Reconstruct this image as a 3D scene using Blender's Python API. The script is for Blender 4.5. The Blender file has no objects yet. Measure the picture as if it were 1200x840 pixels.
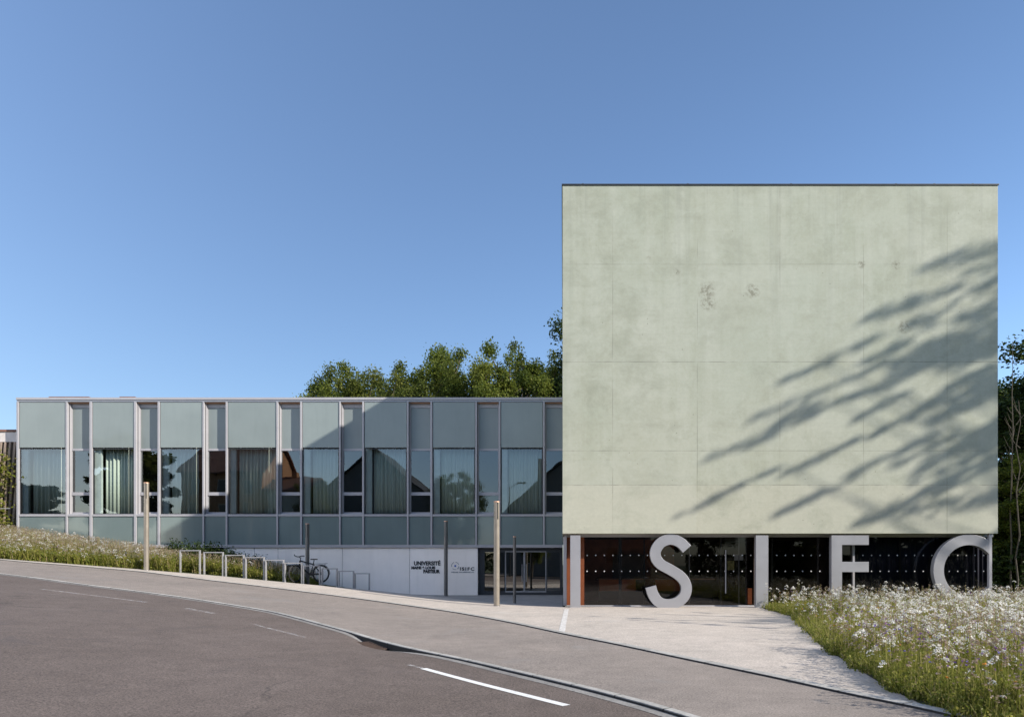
import bpy, bmesh, math, random
import numpy as np
from mathutils import Vector, Matrix

# ------------------------------------------------------------------ camera, sky, sun, exposure
scene = bpy.context.scene
COL = scene.collection
CAM_Z = 1.79
F = 800.0                      # focal length in units of a 1200 wide frame
cam_d = bpy.data.cameras.new("camera")
cam = bpy.data.objects.new("camera", cam_d)
COL.objects.link(cam)
cam.location = (0, 0, CAM_Z)
cam.rotation_euler = (math.radians(90), 0, 0)
cam_d.sensor_width = 36
cam_d.lens = 24.0
cam_d.shift_x = -0.05
cam_d.shift_y = 0.20
cam_d.clip_start = 0.1
cam_d.clip_end = 3000
scene.camera = cam

SUN_TO = Vector((2.05, -1.0, 1.23)).normalized()
world = bpy.data.worlds.new("World")
scene.world = world
world.use_nodes = True
wn = world.node_tree
wn.nodes.clear()
w_out = wn.nodes.new("ShaderNodeOutputWorld")
w_bg = wn.nodes.new("ShaderNodeBackground")
w_sky = wn.nodes.new("ShaderNodeTexSky")
w_sky.sky_type = 'NISHITA'
w_sky.sun_disc = False
w_sky.sun_elevation = math.asin(SUN_TO.z)
w_sky.sun_rotation = -math.atan2(SUN_TO.x, SUN_TO.y)
w_sky.altitude = 350
w_sky.air_density = 1.0
w_sky.dust_density = 1.4
w_sky.ozone_density = 3.6
w_bg.inputs['Strength'].default_value = 0.113
wn.links.new(w_sky.outputs[0], w_bg.inputs[0])
wn.links.new(w_bg.outputs[0], w_out.inputs[0])

sun_d = bpy.data.lights.new("sun", 'SUN')
sun = bpy.data.objects.new("sun", sun_d)
COL.objects.link(sun)
sun.location = (60, -30, 40)
sun.rotation_euler = (-SUN_TO).to_track_quat('-Z', 'Y').to_euler()
sun_d.energy = 4.0
sun_d.angle = math.radians(0.65)
sun_d.color = (1.0, 0.93, 0.83)

scene.view_settings.view_transform = 'Standard'
scene.view_settings.look = 'None'
scene.view_settings.gamma = 1.0
scene.view_settings.exposure = 0.92
scene.view_settings.use_curve_mapping = False
scene.render.engine = 'CYCLES'
scene.cycles.max_bounces = 8
scene.cycles.transparent_max_bounces = 16
scene.cycles.use_denoising = True
scene.cycles.caustics_reflective = False
scene.cycles.caustics_refractive = False

rng = np.random.default_rng(7)
random.seed(7)

# ------------------------------------------------------------------ node helper and materials
class NT:
    def __init__(s, name):
        s.m = bpy.data.materials.new(name)
        s.m.use_nodes = True
        s.t = s.m.node_tree
        s.t.nodes.clear()
        s.out = s.t.nodes.new("ShaderNodeOutputMaterial")
        s._obj = None
    def n(s, typ, props=None, **ins):
        nd = s.t.nodes.new(typ)
        for k, v in (props or {}).items():
            setattr(nd, k, v)
        for k, v in ins.items():
            k2 = k.replace('_', ' ')
            inp = nd.inputs[k2] if k2 in nd.inputs else nd.inputs[k]
            s.set(inp, v)
        return nd
    def set(s, inp, v):
        if isinstance(v, bpy.types.NodeSocket):
            s.t.links.new(v, inp)
        elif isinstance(v, (tuple, list)) and len(v) == 3 and inp.type == 'RGBA':
            inp.default_value = (*v, 1)
        else:
            inp.default_value = v
    def math(s, op, a, b=0.0, clamp=False):
        nd = s.t.nodes.new("ShaderNodeMath")
        nd.operation = op
        nd.use_clamp = clamp
        s.set(nd.inputs[0], a)
        s.set(nd.inputs[1], b)
        return nd.outputs[0]
    def coord(s):
        if s._obj is None:
            tc = s.t.nodes.new("ShaderNodeTexCoord")
            s._obj = tc.outputs['Object']
        return s._obj
    def xyz(s):
        nd = s.t.nodes.new("ShaderNodeSeparateXYZ")
        s.t.links.new(s.coord(), nd.inputs[0])
        return nd.outputs
    def mapped(s, scale=(1, 1, 1), rot=(0, 0, 0)):
        nd = s.t.nodes.new("ShaderNodeMapping")
        s.t.links.new(s.coord(), nd.inputs[0])
        nd.inputs['Scale'].default_value = scale
        nd.inputs['Rotation'].default_value = rot
        return nd.outputs[0]
    def noise(s, scale, detail=4, rough=.55, vec=None, dist=0):
        nd = s.t.nodes.new("ShaderNodeTexNoise")
        s.t.links.new(vec if vec is not None else s.coord(), nd.inputs['Vector'])
        nd.inputs['Scale'].default_value = scale
        nd.inputs['Detail'].default_value = detail
        nd.inputs['Roughness'].default_value = rough
        nd.inputs['Distortion'].default_value = dist
        return nd.outputs['Fac']
    def mapr(s, v, a, b, c, d):
        nd = s.t.nodes.new("ShaderNodeMapRange")
        s.set(nd.inputs[0], v)
        for i, x in enumerate((a, b, c, d)):
            nd.inputs[i + 1].default_value = x
        return nd.outputs[0]
    def mix(s, fac, a, b, blend='MIX'):
        nd = s.t.nodes.new("ShaderNodeMix")
        nd.data_type = 'RGBA'
        nd.blend_type = blend
        s.set(nd.inputs[0], fac)
        s.set(nd.inputs[6], a)
        s.set(nd.inputs[7], b)
        return nd.outputs[2]
    def ramp(s, fac, stops):
        nd = s.t.nodes.new("ShaderNodeValToRGB")
        s.set(nd.inputs[0], fac)
        e = nd.color_ramp.elements
        while len(e) < len(stops):
            e.new(0.5)
        for el, (p, c) in zip(e, stops):
            el.position = p
            el.color = (*c, 1)
        return nd.outputs[0]
    def bump(s, h, strength=.3, dist=.01):
        nd = s.t.nodes.new("ShaderNodeBump")
        s.set(nd.inputs['Height'], h)
        nd.inputs['Strength'].default_value = strength
        nd.inputs['Distance'].default_value = dist
        return nd.outputs[0]
    def bsdf(s, color, rough=.8, metal=0, spec=.3, normal=None, coat=0, **kw):
        nd = s.t.nodes.new("ShaderNodeBsdfPrincipled")
        s.set(nd.inputs['Base Color'], color)
        s.set(nd.inputs['Roughness'], rough)
        s.set(nd.inputs['Metallic'], metal)
        s.set(nd.inputs['Specular IOR Level'], spec)
        if coat:
            nd.inputs['Coat Weight'].default_value = coat
            nd.inputs['Coat Roughness'].default_value = .03
        if normal is not None:
            s.t.links.new(normal, nd.inputs['Normal'])
        s.t.links.new(nd.outputs[0], s.out.inputs[0])
        return nd
    def surf(s, sock):
        s.t.links.new(sock, s.out.inputs[0])

M = {}

def plain(name, c, rough=.6, metal=0, spec=.4, var=.12, scale=3.0, coat=0):
    t = NT(name)
    nz = t.noise(scale, 5)
    k = t.mapr(nz, .25, .75, 1 - var, 1 + var)
    col = t.mix(1.0, c, t.n("ShaderNodeCombineColor", None, Red=k, Green=k, Blue=k).outputs[0], 'MULTIPLY')
    t.bsdf(col, t.mapr(nz, .3, .7, rough * .9, min(1, rough * 1.1)), metal, spec, coat=coat)
    M[name] = t.m
    return t.m

plain('white_metal', (.365, .36, .38), .42, 0, .5, .06, 2)
plain('letter_metal', (.345, .345, .365), .38, .35, .5, .05, 1.5)
plain('coping_metal', (.30, .31, .34), .4, .3, .5)
plain('dark_metal', (.045, .048, .052), .45, .2, .5)
plain('galvanised', (.30, .30, .31), .45, .12, .5, .15, 9)
plain('champagne', (.30, .265, .22), .36, .45, .5, .08, 4)
plain('bronze_grey', (.15, .145, .14), .4, .45, .5, .08, 4)
plain('copper_cap', (.5, .3, .2), .4, .4, .5)
plain('orange_panel', (.18, .052, .018), .5, 0, .4, .15, 4)
plain('soffit_brown', (.36, .20, .12), .7)
plain('interior_dark', (.10, .085, .075), .8)
plain('interior_wall', (.13, .125, .12), .8)
plain('lobby_wood', (.34, .15, .09), .6, var=.3)
plain('interior_floor', (.12, .11, .10), .5)
plain('navy_curtain', (.030, .036, .062), .9)
plain('pier_white', (.60, .64, .63), .7)
plain('black_rubber', (.012, .012, .013), .6)
plain('black_paint', (.016, .016, .018), .35, 0, .5)
plain('chrome', (.06, .06, .062), .4, .5)
plain('saddle_black', (.014, .014, .014), .55)
plain('ink_black', (.015, .015, .016), .6)
plain('ink_blue', (.03, .12, .42), .5)
plain('ink_grey', (.18, .2, .23), .6)
plain('paper', (.62, .62, .58), .8, var=.2)
plain('poster', (.45, .42, .16), .8, var=.6, scale=9)
plain('rust_iron', (.065, .044, .035), .8, .2, .3, .35, 14)
plain('brick_orange', (.40, .20, .10), .85, var=.2)
plain('render_white', (.62, .58, .50), .85)
plain('render_grey', (.20, .19, .18), .85)
plain('roof_tile', (.20, .10, .07), .85, var=.3, scale=2)
plain('roof_slate', (.06, .058, .06), .7, var=.3, scale=2)
plain('slat_wood', (.30, .235, .19), .8, var=.35, scale=2)
plain('fascia', (.62, .58, .55), .7)
plain('dots_white', (.55, .55, .55), .7)
plain('window_dark', (.02, .022, .025), .1, 0, .6)

def paving(name, c1, c2, sp_scale, sp_amt, patch=.35, rough=.85, crack=False, bumpd=.004, stain=None):
    t = NT(name)
    big = t.noise(patch, 5, .6)
    mid = t.noise(2.2, 6, .65)
    sp = t.noise(sp_scale, 2, .7)
    sp2 = t.noise(sp_scale * 3.1, 1, .5)
    col = t.mix(t.mapr(big, .35, .65, 0, 1), c1, c2)
    k = t.math('ADD', t.mapr(sp, .3, .7, 1 - sp_amt, 1 + sp_amt), t.mapr(sp2, .3, .7, -sp_amt * .6, sp_amt * .6))
    k = t.math('MULTIPLY', k, t.mapr(mid, .3, .7, .88, 1.12))
    col = t.mix(1.0, col, t.n("ShaderNodeCombineColor", None, Red=k, Green=k, Blue=k).outputs[0], 'MULTIPLY')
    if stain:
        st = t.noise(.55, 7, .7, dist=.6)
        col = t.mix(t.mapr(st, .58, .72, 0, stain[1]), col, stain[0])
    vs_ = t.t.nodes.new("ShaderNodeTexVoronoi")
    vs_.inputs['Scale'].default_value = 5.5
    t.t.links.new(t.coord(), vs_.inputs['Vector'])
    spk = t.math('MULTIPLY', t.math('LESS_THAN', vs_.outputs['Distance'], .13), t.mapr(t.noise(.8, 4, .7), .52, .62, 0, .6))
    col = t.mix(spk, col, tuple(c * .3 for c in c2))
    if crack:
        vo = t.t.nodes.new("ShaderNodeTexVoronoi")
        vo.feature = 'DISTANCE_TO_EDGE'
        vo.inputs['Scale'].default_value = .22
        w = t.n("ShaderNodeVectorMath", {'operation': 'ADD'})
        t.t.links.new(t.coord(), w.inputs[0])
        nn = t.t.nodes.new("ShaderNodeTexNoise")
        nn.inputs['Scale'].default_value = .9
        nn.inputs['Detail'].default_value = 6
        t.t.links.new(t.coord(), nn.inputs['Vector'])
        t.t.links.new(nn.outputs['Color'], w.inputs[1])
        t.t.links.new(w.outputs[0], vo.inputs['Vector'])
        cm = t.math('MULTIPLY', t.mapr(vo.outputs['Distance'], .0, .006, 1, 0), t.mapr(t.noise(.4, 3), .5, .62, 0, .55))
        col = t.mix(cm, col, (.03, .028, .027))
    t.bsdf(col, rough, 0, .25, t.bump(t.math('ADD', sp, t.math('MULTIPLY', sp2, .5)), .5, bumpd))
    M[name] = t.m

paving('asphalt_road', (.116, .093, .080), (.143, .116, .102), 38, .50, .25, .82, True, .006, ((.075, .068, .07), .5))
paving('asphalt_pavement', (.265, .228, .200), (.215, .187, .166), 36, .34, .3, .85, False, .004, ((.245, .235, .225), .6))
paving('path_concrete', (.475, .42, .368), (.42, .375, .33), 26, .26, .4, .85, False, .003, ((.50, .47, .44), .7))
paving('forecourt_concrete', (.30, .29, .28), (.26, .255, .25), 22, .10, .4)
t = NT('kerb_stone')
al = t.n("ShaderNodeAttribute", {'attribute_name': 'along'}).outputs['Fac']
frc = t.math('FRACT', al)
jt = t.math('LESS_THAN', t.math('ABSOLUTE', t.math('SUBTRACT', frc, .5)), .016)
wnz = t.n("ShaderNodeTexWhiteNoise", {'noise_dimensions': '1D'}, W=t.math('FLOOR', t.math('ADD', al, .5)))
kcol = t.mix(wnz.outputs['Value'], (.44, .425, .395), (.33, .32, .30))
kcol = t.mix(t.mapr(t.noise(3.5, 7, .7), .5, .68, 0, .55), kcol, (.19, .185, .165))
kk = t.mapr(t.noise(24, 3, .7), .3, .7, .82, 1.18)
kcol = t.mix(1.0, kcol, t.n("ShaderNodeCombineColor", None, Red=kk, Green=kk, Blue=kk).outputs[0], 'MULTIPLY')
kcol = t.mix(t.math('MULTIPLY', jt, .8), kcol, (.06, .06, .05))
kcol = t.mix(t.math('MULTIPLY', t.n('ShaderNodeAttribute', {'attribute_name': 'face_dark'}).outputs['Fac'], .95, True), kcol, (.014, .013, .012))  # near-black tone over the front faces of kerb and edging
t.bsdf(kcol, .85, 0, .25, t.bump(t.noise(20, 4), .5, .006))
M['kerb_stone'] = t.m
paving('gutter_concrete', (.27, .26, .245), (.20, .19, .18), 20, .2, 1.2)
paving('soil', (.055, .05, .03), (.035, .045, .018), 12, .4, .8, .95, False, .02)
paving('ground_grass', (.045, .06, .02), (.06, .07, .03), 8, .4, .5, .95, False, .02)

# worn white road paint
t = NT('road_paint')
wear = t.noise(14, 6, .7)
t.bsdf(t.mix(t.mapr(wear, .55, .72, 0, .6), (.72, .72, .70), (.16, .15, .145)), .7)
M['road_paint'] = t.m
t = NT('road_paint_soft')
wear = t.noise(6, 7, .75)
t.bsdf(t.mix(t.mapr(wear, .42, .62, 0, .85), (.66, .65, .63), (.40, .36, .32)), .75)
M['road_paint_soft'] = t.m
t = NT('road_paint_worn')
wear = t.noise(7, 7, .75)
tr = t.t.nodes.new("ShaderNodeBsdfTransparent")
di = t.n("ShaderNodeBsdfDiffuse", None, Color=(.62, .61, .60))
mx = t.n("ShaderNodeMixShader")
t.set(mx.inputs[0], t.mapr(wear, .42, .62, 0, .5))
t.t.links.new(tr.outputs[0], mx.inputs[1]); t.t.links.new(di.outputs[0], mx.inputs[2])
t.surf(mx.outputs[0])
M['road_paint_worn'] = t.m

# cast concrete of the tall block
def concrete():
    t = NT('cast_concrete')
    X, Y, Z = t.xyz()
    big = t.noise(.22, 6, .6)
    streakv = t.noise(1.0, 5, .6, t.mapped((1.6, 1.6, .12)))
    streakh = t.noise(1.0, 5, .6, t.mapped((.18, .18, 3.2)))
    fine = t.noise(9, 6, .65)
    mott = t.noise(.8, 7, .68, dist=.4)
    col = t.mix(t.mapr(big, .3, .7, 0, 1), (.39, .415, .335), (.46, .465, .385))
    col = t.mix(t.mapr(mott, .42, .66, 0, .62), col, (.335, .345, .26))
    col = t.mix(t.mapr(streakv, .48, .68, 0, .42), col, (.50, .505, .43))
    col = t.mix(t.mapr(streakh, .52, .74, 0, .26), col, (.335, .34, .265))
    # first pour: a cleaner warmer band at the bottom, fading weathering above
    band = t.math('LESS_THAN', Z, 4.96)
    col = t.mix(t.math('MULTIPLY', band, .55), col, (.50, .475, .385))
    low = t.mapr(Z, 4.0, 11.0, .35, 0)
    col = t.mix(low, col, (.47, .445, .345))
    k = t.mapr(fine, .3, .7, .95, 1.05)
    col = t.mix(1.0, col, t.n("ShaderNodeCombineColor", None, Red=k, Green=k, Blue=k).outputs[0], 'MULTIPLY')
    # board marks: faint irregular horizontal lines
    bd = t.noise(1.0, 3, .6, t.mapped((.5, .5, 22)))
    col = t.mix(t.mapr(bd, .56, .72, 0, .16), col, (.30, .315, .26))
    bl = t.noise(.55, 8, .74, t.mapped((1, 1, 1.3)), dist=.3)
    col = t.mix(t.mapr(bl, .48, .64, 0, .52), col, (.285, .295, .225))
    dr = t.noise(1.0, 6, .65, t.mapped((3.2, 3.2, .10)))
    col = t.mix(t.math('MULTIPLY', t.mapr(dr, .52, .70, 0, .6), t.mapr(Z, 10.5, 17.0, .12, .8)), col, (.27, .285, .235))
    pl = t.n("ShaderNodeTexWhiteNoise", {'noise_dimensions': '2D'})
    cb = t.t.nodes.new("ShaderNodeCombineXYZ")
    t.t.links.new(t.math('FLOOR', t.math('DIVIDE', t.math('ADD', X, 1.38), 3.38)), cb.inputs[0])
    t.t.links.new(t.math('FLOOR', t.math('DIVIDE', t.math('SUBTRACT', Z, 2.0), 3.95)), cb.inputs[1])
    t.t.links.new(cb.outputs[0], pl.inputs['Vector'])
    col = t.mix(t.math('MULTIPLY', pl.outputs['Value'], .20), col, (.53, .53, .46))
    # joints of the formwork panels
    jn = t.noise(.5, 4, .6)
    jn2 = t.noise(.9, 4, .7)
    jm = None
    for x in (2.0, 5.42, 8.76, 12.14, 15.52):
        a = t.math('LESS_THAN', t.math('ABSOLUTE', t.math('SUBTRACT', X, x)), .014)
        jm = a if jm is None else t.math('MAXIMUM', jm, a)
    jv = t.math('MULTIPLY', jm, t.mapr(jn, .44, .62, .0, .5))
    jm = None
    for z, st in ((13.87, .5), (9.93, 1.0), (6.34, .7), (4.96, 1.0)):
        a = t.math('MULTIPLY', t.math('LESS_THAN', t.math('ABSOLUTE', t.math('SUBTRACT', Z, z)), .016), st)
        jm = a if jm is None else t.math('MAXIMUM', jm, a)
    jh = t.math('MULTIPLY', jm, t.mapr(jn2, .38, .60, .08, .65))
    joint = t.math('MAXIMUM', jv, jh)
    col = t.mix(joint, col, (.20, .20, .165))
    # slight tone steps from panel to panel
    # blemishes and bug holes
    blem = None
    bn = t.noise(7, 5, .75)
    for (px, py, r) in ((828, 341, .42), (830, 355, .40), (882, 341, .36), (1060, 383, .33), (1050, 311, .22), (1010, 310, .2), (793, 318, .16), (760, 302, .1)):
        x = (px - 660) / 28.986; z = CAM_Z - (py - 660) / 28.986
        dx = t.math('SUBTRACT', X, x); dz = t.math('SUBTRACT', Z, z)
        d = t.math('SQRT', t.math('ADD', t.math('MULTIPLY', dx, dx), t.math('MULTIPLY', dz, dz)))
        a = t.mapr(d, 0, r, 1, 0)
        blem = a if blem is None else t.math('MAXIMUM', blem, a)
    bm = t.math('MULTIPLY', t.mapr(blem, 0, .6, 0, 1), t.mapr(bn, .46, .56, .08, 1.0))
    col = t.mix(t.math('MULTIPLY', bm, .62, True), col, (.15, .135, .095))
    vo = t.t.nodes.new("ShaderNodeTexVoronoi")
    vo.inputs['Scale'].default_value = 2.6
    t.t.links.new(t.coord(), vo.inputs['Vector'])
    hole = t.math('MULTIPLY', t.math('LESS_THAN', vo.outputs['Distance'], .055), t.mapr(t.noise(.45, 3), .5, .56, 0, .55))
    col = t.mix(hole, col, (.14, .14, .11))
    col = t.mix(1.0, col, (.875, .90, .905), 'MULTIPLY')
    h = t.math('SUBTRACT', t.math('MULTIPLY', fine, .5), t.math('MULTIPLY', joint, 1.5))
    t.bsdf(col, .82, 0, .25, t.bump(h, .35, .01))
    M['cast_concrete'] = t.m
concrete()

def glass(name, tint, refl, base=.18, rough=0.0, wob=0.0):
    t = NT(name)
    tr = t.n("ShaderNodeBsdfTransparent", None, Color=tint)
    gl = t.n("ShaderNodeBsdfGlossy", None, Color=refl, Roughness=rough)
    if wob:
        t.t.links.new(t.bump(t.noise(.35, 2, .4), wob, .02), gl.inputs['Normal'])
    fr = t.n("ShaderNodeFresnel", None, IOR=1.5)
    fac = t.math('ADD', t.math('MULTIPLY', fr.outputs[0], 1.0), base, True)
    mx = t.n("ShaderNodeMixShader")
    t.set(mx.inputs[0], fac)
    t.t.links.new(tr.outputs[0], mx.inputs[1])
    t.t.links.new(gl.outputs[0], mx.inputs[2])
    t.surf(mx.outputs[0])
    M[name] = t.m
glass('window_glass', (.84, .90, .88), (.90, .96, .98), .09, 0, .45)
glass('door_glass', (.55, .56, .52), (.95, .93, .88), .20, 0, .1)
glass('lobby_glass', (.60, .56, .53), (.95, .93, .90), .005, 0, .08)
glass('lantern_glass', (.8, .8, .78), (1, 1, 1), .08)

def enamel(name, c, rough, spec, coat):
    t = NT(name)
    nz = t.noise(.6, 4)
    dirt = t.noise(1.2, 6, .6, t.mapped((2.5, 2.5, .3)))
    col = t.mix(t.mapr(nz, .3, .7, 0, 1), c, tuple(v * 1.12 for v in c))
    col = t.mix(t.mapr(dirt, .5, .8, 0, .22), col, tuple(v * .7 for v in c))
    oi = t.t.nodes.new("ShaderNodeObjectInfo")
    ov = t.mapr(oi.outputs['Random'], 0, 1, .92, 1.08)
    col = t.mix(1.0, col, t.n("ShaderNodeCombineColor", None, Red=ov, Green=ov, Blue=ov).outputs[0], 'MULTIPLY')
    t.bsdf(col, rough, 0, spec, t.bump(t.noise(.4, 2, .4), .12, .02), coat=coat)
    M[name] = t.m
enamel('frosted_panel', (.225, .262, .252), .30, .4, .35)
enamel('frosted_pane', (.20, .23, .225), .38, .4, .3)
enamel('spandrel_glass', (.15, .195, .195), .12, .5, .9)
enamel('wall_metal', (.84, .79, .745), .42, .4, 0)

def cloth():
    t = NT('curtain_cloth')
    n = t.noise(1.0, 3, .5, t.mapped((5, 5, .15)))
    col = t.mix(t.mapr(n, .3, .7, 0, 1), (.52, .55, .48), (.68, .72, .65))
    t.bsdf(col, .9, 0, .1)
    M['curtain_cloth'] = t.m
cloth()

def leafmat(name, stops, transl=.35):
    t = NT(name)
    at = t.n("ShaderNodeAttribute", {'attribute_name': 'tint'})
    col = t.ramp(at.outputs['Fac'], stops)
    df = t.n("ShaderNodeBsdfPrincipled", None)
    t.set(df.inputs['Base Color'], col)
    df.inputs['Roughness'].default_value = .55
    df.inputs['Specular IOR Level'].default_value = .25
    tl = t.n("ShaderNodeBsdfTranslucent", None, Color=col)
    mx = t.n("ShaderNodeMixShader")
    mx.inputs[0].default_value = transl
    t.t.links.new(df.outputs[0], mx.inputs[1])
    t.t.links.new(tl.outputs[0], mx.inputs[2])
    t.surf(mx.outputs[0])
    M[name] = t.m
leafmat('leaf_green', [(0, (.060, .090, .015)), (.5, (.125, .160, .026)), (1, (.22, .235, .045))], .5)
leafmat('leaf_olive', [(0, (.055, .078, .015)), (.5, (.115, .142, .028)), (1, (.20, .205, .048))], .5)
leafmat('leaf_dark', [(0, (.018, .034, .010)), (.6, (.038, .064, .015)), (1, (.085, .11, .022))])
leafmat('grass_blade', [(0, (.09, .125, .018)), (.35, (.20, .225, .036)), (.65, (.33, .31, .075)), (1, (.50, .40, .22))], .52)
leafmat('dry_head', [(0, (.26, .19, .12)), (.5, (.36, .27, .20)), (1, (.42, .34, .30))], .3)
leafmat('petal_white', [(0, (.62, .58, .46)), (.5, (.80, .78, .72)), (1, (.88, .87, .84))], .4)
leafmat('petal_violet', [(0, (.22, .12, .42)), (.5, (.30, .13, .36)), (1, (.20, .20, .55))], .3)
leafmat('petal_orange', [(0, (.62, .20, .03)), (1, (.65, .34, .04))], .3)
plain('bark', (.10, .08, .06), .9, var=.35, scale=6)
plain('bark_pale', (.10, .085, .07), .9, var=.35, scale=6)

# ------------------------------------------------------------------ object helpers
def px(p, Y): return (p - 660) * Y / F
def pz(p, Y): return CAM_Z - (p - 660) * Y / F

def tag(o, label=None, cat=None, group=None, kind=None):
    if label: o['label'] = label
    if cat: o['category'] = cat
    if group: o['group'] = group
    if kind: o['kind'] = kind
    return o

def empty(name, loc=(0, 0, 0), rz=0):
    o = bpy.data.objects.new(name, None)
    o.empty_display_size = .3
    o.location = loc
    o.rotation_euler = (0, 0, rz)
    COL.objects.link(o)
    return o

class MB:
    """collects simple shapes, then links them as one mesh object"""
    def __init__(s):
        s.v = []; s.f = []; s.smooth = []
    def add(s, vs, fs, smooth=False):
        b = len(s.v)
        s.v += [tuple(v) for v in vs]
        s.f += [tuple(i + b for i in f) for f in fs]
        s.smooth += [smooth] * len(fs)
        return s
    def box(s, x0, x1, y0, y1, z0, z1):
        if x1 < x0: x0, x1 = x1, x0
        if y1 < y0: y0, y1 = y1, y0
        if z1 < z0: z0, z1 = z1, z0
        v = [(x0, y0, z0), (x1, y0, z0), (x1, y1, z0), (x0, y1, z0), (x0, y0, z1), (x1, y0, z1), (x1, y1, z1), (x0, y1, z1)]
        f = [(0, 3, 2, 1), (4, 5, 6, 7), (0, 1, 5, 4), (1, 2, 6, 5), (2, 3, 7, 6), (3, 0, 4, 7)]
        return s.add(v, f)
    def tube(s, pts, r, n=8, caps=True):
        pts = [Vector(p) for p in pts]
        rs = r if isinstance(r, (list, tuple)) else [r] * len(pts)
        rings = []
        up = None
        for i, p in enumerate(pts):
            d = (pts[min(i + 1, len(pts) - 1)] - pts[max(i - 1, 0)]).normalized()
            if up is None or abs(d.dot(up)) > .99:
                up = Vector((0, 0, 1)) if abs(d.z) < .9 else Vector((1, 0, 0))
            a = d.cross(up).normalized(); b = a.cross(d).normalized()
            up = b
            rings.append([p + (a * math.cos(2 * math.pi * k / n) + b * math.sin(2 * math.pi * k / n)) * rs[i] for k in range(n)])
        v = [q for rg in rings for q in rg]
        f = []
        for i in range(len(pts) - 1):
            for k in range(n):
                k2 = (k + 1) % n
                f.append((i * n + k, i * n + k2, (i + 1) * n + k2, (i + 1) * n + k))
        s.add(v, f, True)
        if caps:
            s.add(rings[0], [tuple(range(n))[::-1]])
            s.add(rings[-1], [tuple(range(n))])
        return s
    def lathe(s, prof, cx=0, cy=0, n=20):
        v = []; f = []
        for r, z in prof:
            for k in range(n):
                a = 2 * math.pi * k / n
                v.append((cx + r * math.cos(a), cy + r * math.sin(a), z))
        for i in range(len(prof) - 1):
            for k in range(n):
                k2 = (k + 1) % n
                f.append((i * n + k, i * n + k2, (i + 1) * n + k2, (i + 1) * n + k))
        s.add(v, f, True)
        s.add(v[:n], [tuple(range(n))[::-1]])
        s.add(v[-n:], [tuple(range(n))])
        return s
    def torus(s, c, R, r, axis='y', n=32, m=8):
        v = []; f = []
        for i in range(n):
            a = 2 * math.pi * i / n
            for j in range(m):
                b = 2 * math.pi * j / m
                rr = R + r * math.cos(b)
                v.append((c[0] + rr * math.cos(a), c[1] + r * math.sin(b), c[2] + rr * math.sin(a)))
        for i in range(n):
            for j in range(m):
                f.append((i * m + j, ((i + 1) % n) * m + j, ((i + 1) % n) * m + (j + 1) % m, i * m + (j + 1) % m))
        return s.add(v, f, True)
    def prism_xz(s, outline, y0, y1):
        """outline in (x, z), extruded along y; fan-free ngon caps"""
        n = len(outline)
        v = [(x, y0, z) for x, z in outline] + [(x, y1, z) for x, z in outline]
        f = [tuple(range(n)), tuple(range(2 * n - 1, n - 1, -1))]
        for i in range(n):
            j = (i + 1) % n
            f.append((i, i + n, j + n, j))
        return s.add(v, f)
    def strip_xz(s, left, right, y0, y1, close=False):
        """a ribbon between two (x, z) polylines, with thickness along y"""
        n = len(left)
        v = []
        for l, r in zip(left, right):
            v += [(l[0], y0, l[1]), (r[0], y0, r[1]), (r[0], y1, r[1]), (l[0], y1, l[1])]
        f = []
        for i in range(n if close else n - 1):
            a = i * 4; b = ((i + 1) % n) * 4
            for k in range(4):
                k2 = (k + 1) % 4
                f.append((a + k, a + k2, b + k2, b + k))
        if not close:
            f.append((0, 3, 2, 1)); f.append(tuple((n - 1) * 4 + k for k in (0, 1, 2, 3)))
        return s.add(v, f)
    def build(s, name, mat, parent=None, bevel=0):
        me = bpy.data.meshes.new(name)
        me.from_pydata(s.v, [], s.f)
        bm = bmesh.new(); bm.from_mesh(me)
        bmesh.ops.recalc_face_normals(bm, faces=bm.faces)
        bm.to_mesh(me); bm.free()
        if len(me.polygons) == len(s.smooth):
            me.polygons.foreach_set('use_smooth', s.smooth)
        me.materials.append(mat if not isinstance(mat, str) else M[mat])
        o = bpy.data.objects.new(name, me)
        COL.objects.link(o)
        if parent is not None:
            o.parent = parent
        if bevel:
            b = o.modifiers.new("edge", 'BEVEL')
            b.width = bevel; b.segments = 2; b.limit_method = 'ANGLE'
        return o

def np_mesh(name, verts, faces_list, mats, mat_idx=None, tint=None, smooth=False, parent=None):
    """faces_list: list of int arrays (k, nverts) ; fast mesh from numpy"""
    me = bpy.data.meshes.new(name)
    nv = len(verts)
    me.vertices.add(nv)
    me.vertices.foreach_set('co', np.asarray(verts, dtype=np.float32).ravel())
    loops = np.concatenate([f.ravel() for f in faces_list]).astype(np.int32)
    counts = np.concatenate([np.full(len(f), f.shape[1], dtype=np.int32) for f in faces_list])
    starts = np.concatenate([[0], np.cumsum(counts)[:-1]]).astype(np.int32)
    me.loops.add(len(loops)); me.loops.foreach_set('vertex_index', loops)
    me.polygons.add(len(counts)); me.polygons.foreach_set('loop_start', starts)
    me.polygons.foreach_set('loop_total', counts)
    for m in mats: me.materials.append(M[m])
    if mat_idx is not None:
        me.polygons.foreach_set('material_index', np.asarray(mat_idx, dtype=np.int32))
    if smooth:
        me.polygons.foreach_set('use_smooth', np.ones(len(counts), dtype=bool))
    if tint is not None:
        a = me.attributes.new('tint', 'FLOAT', 'FACE')
        a.data.foreach_set('value', np.asarray(tint, dtype=np.float32))
    me.update(calc_edges=True)
    me.validate()
    o = bpy.data.objects.new(name, me)
    COL.objects.link(o)
    if parent is not None: o.parent = parent
    return o

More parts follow.
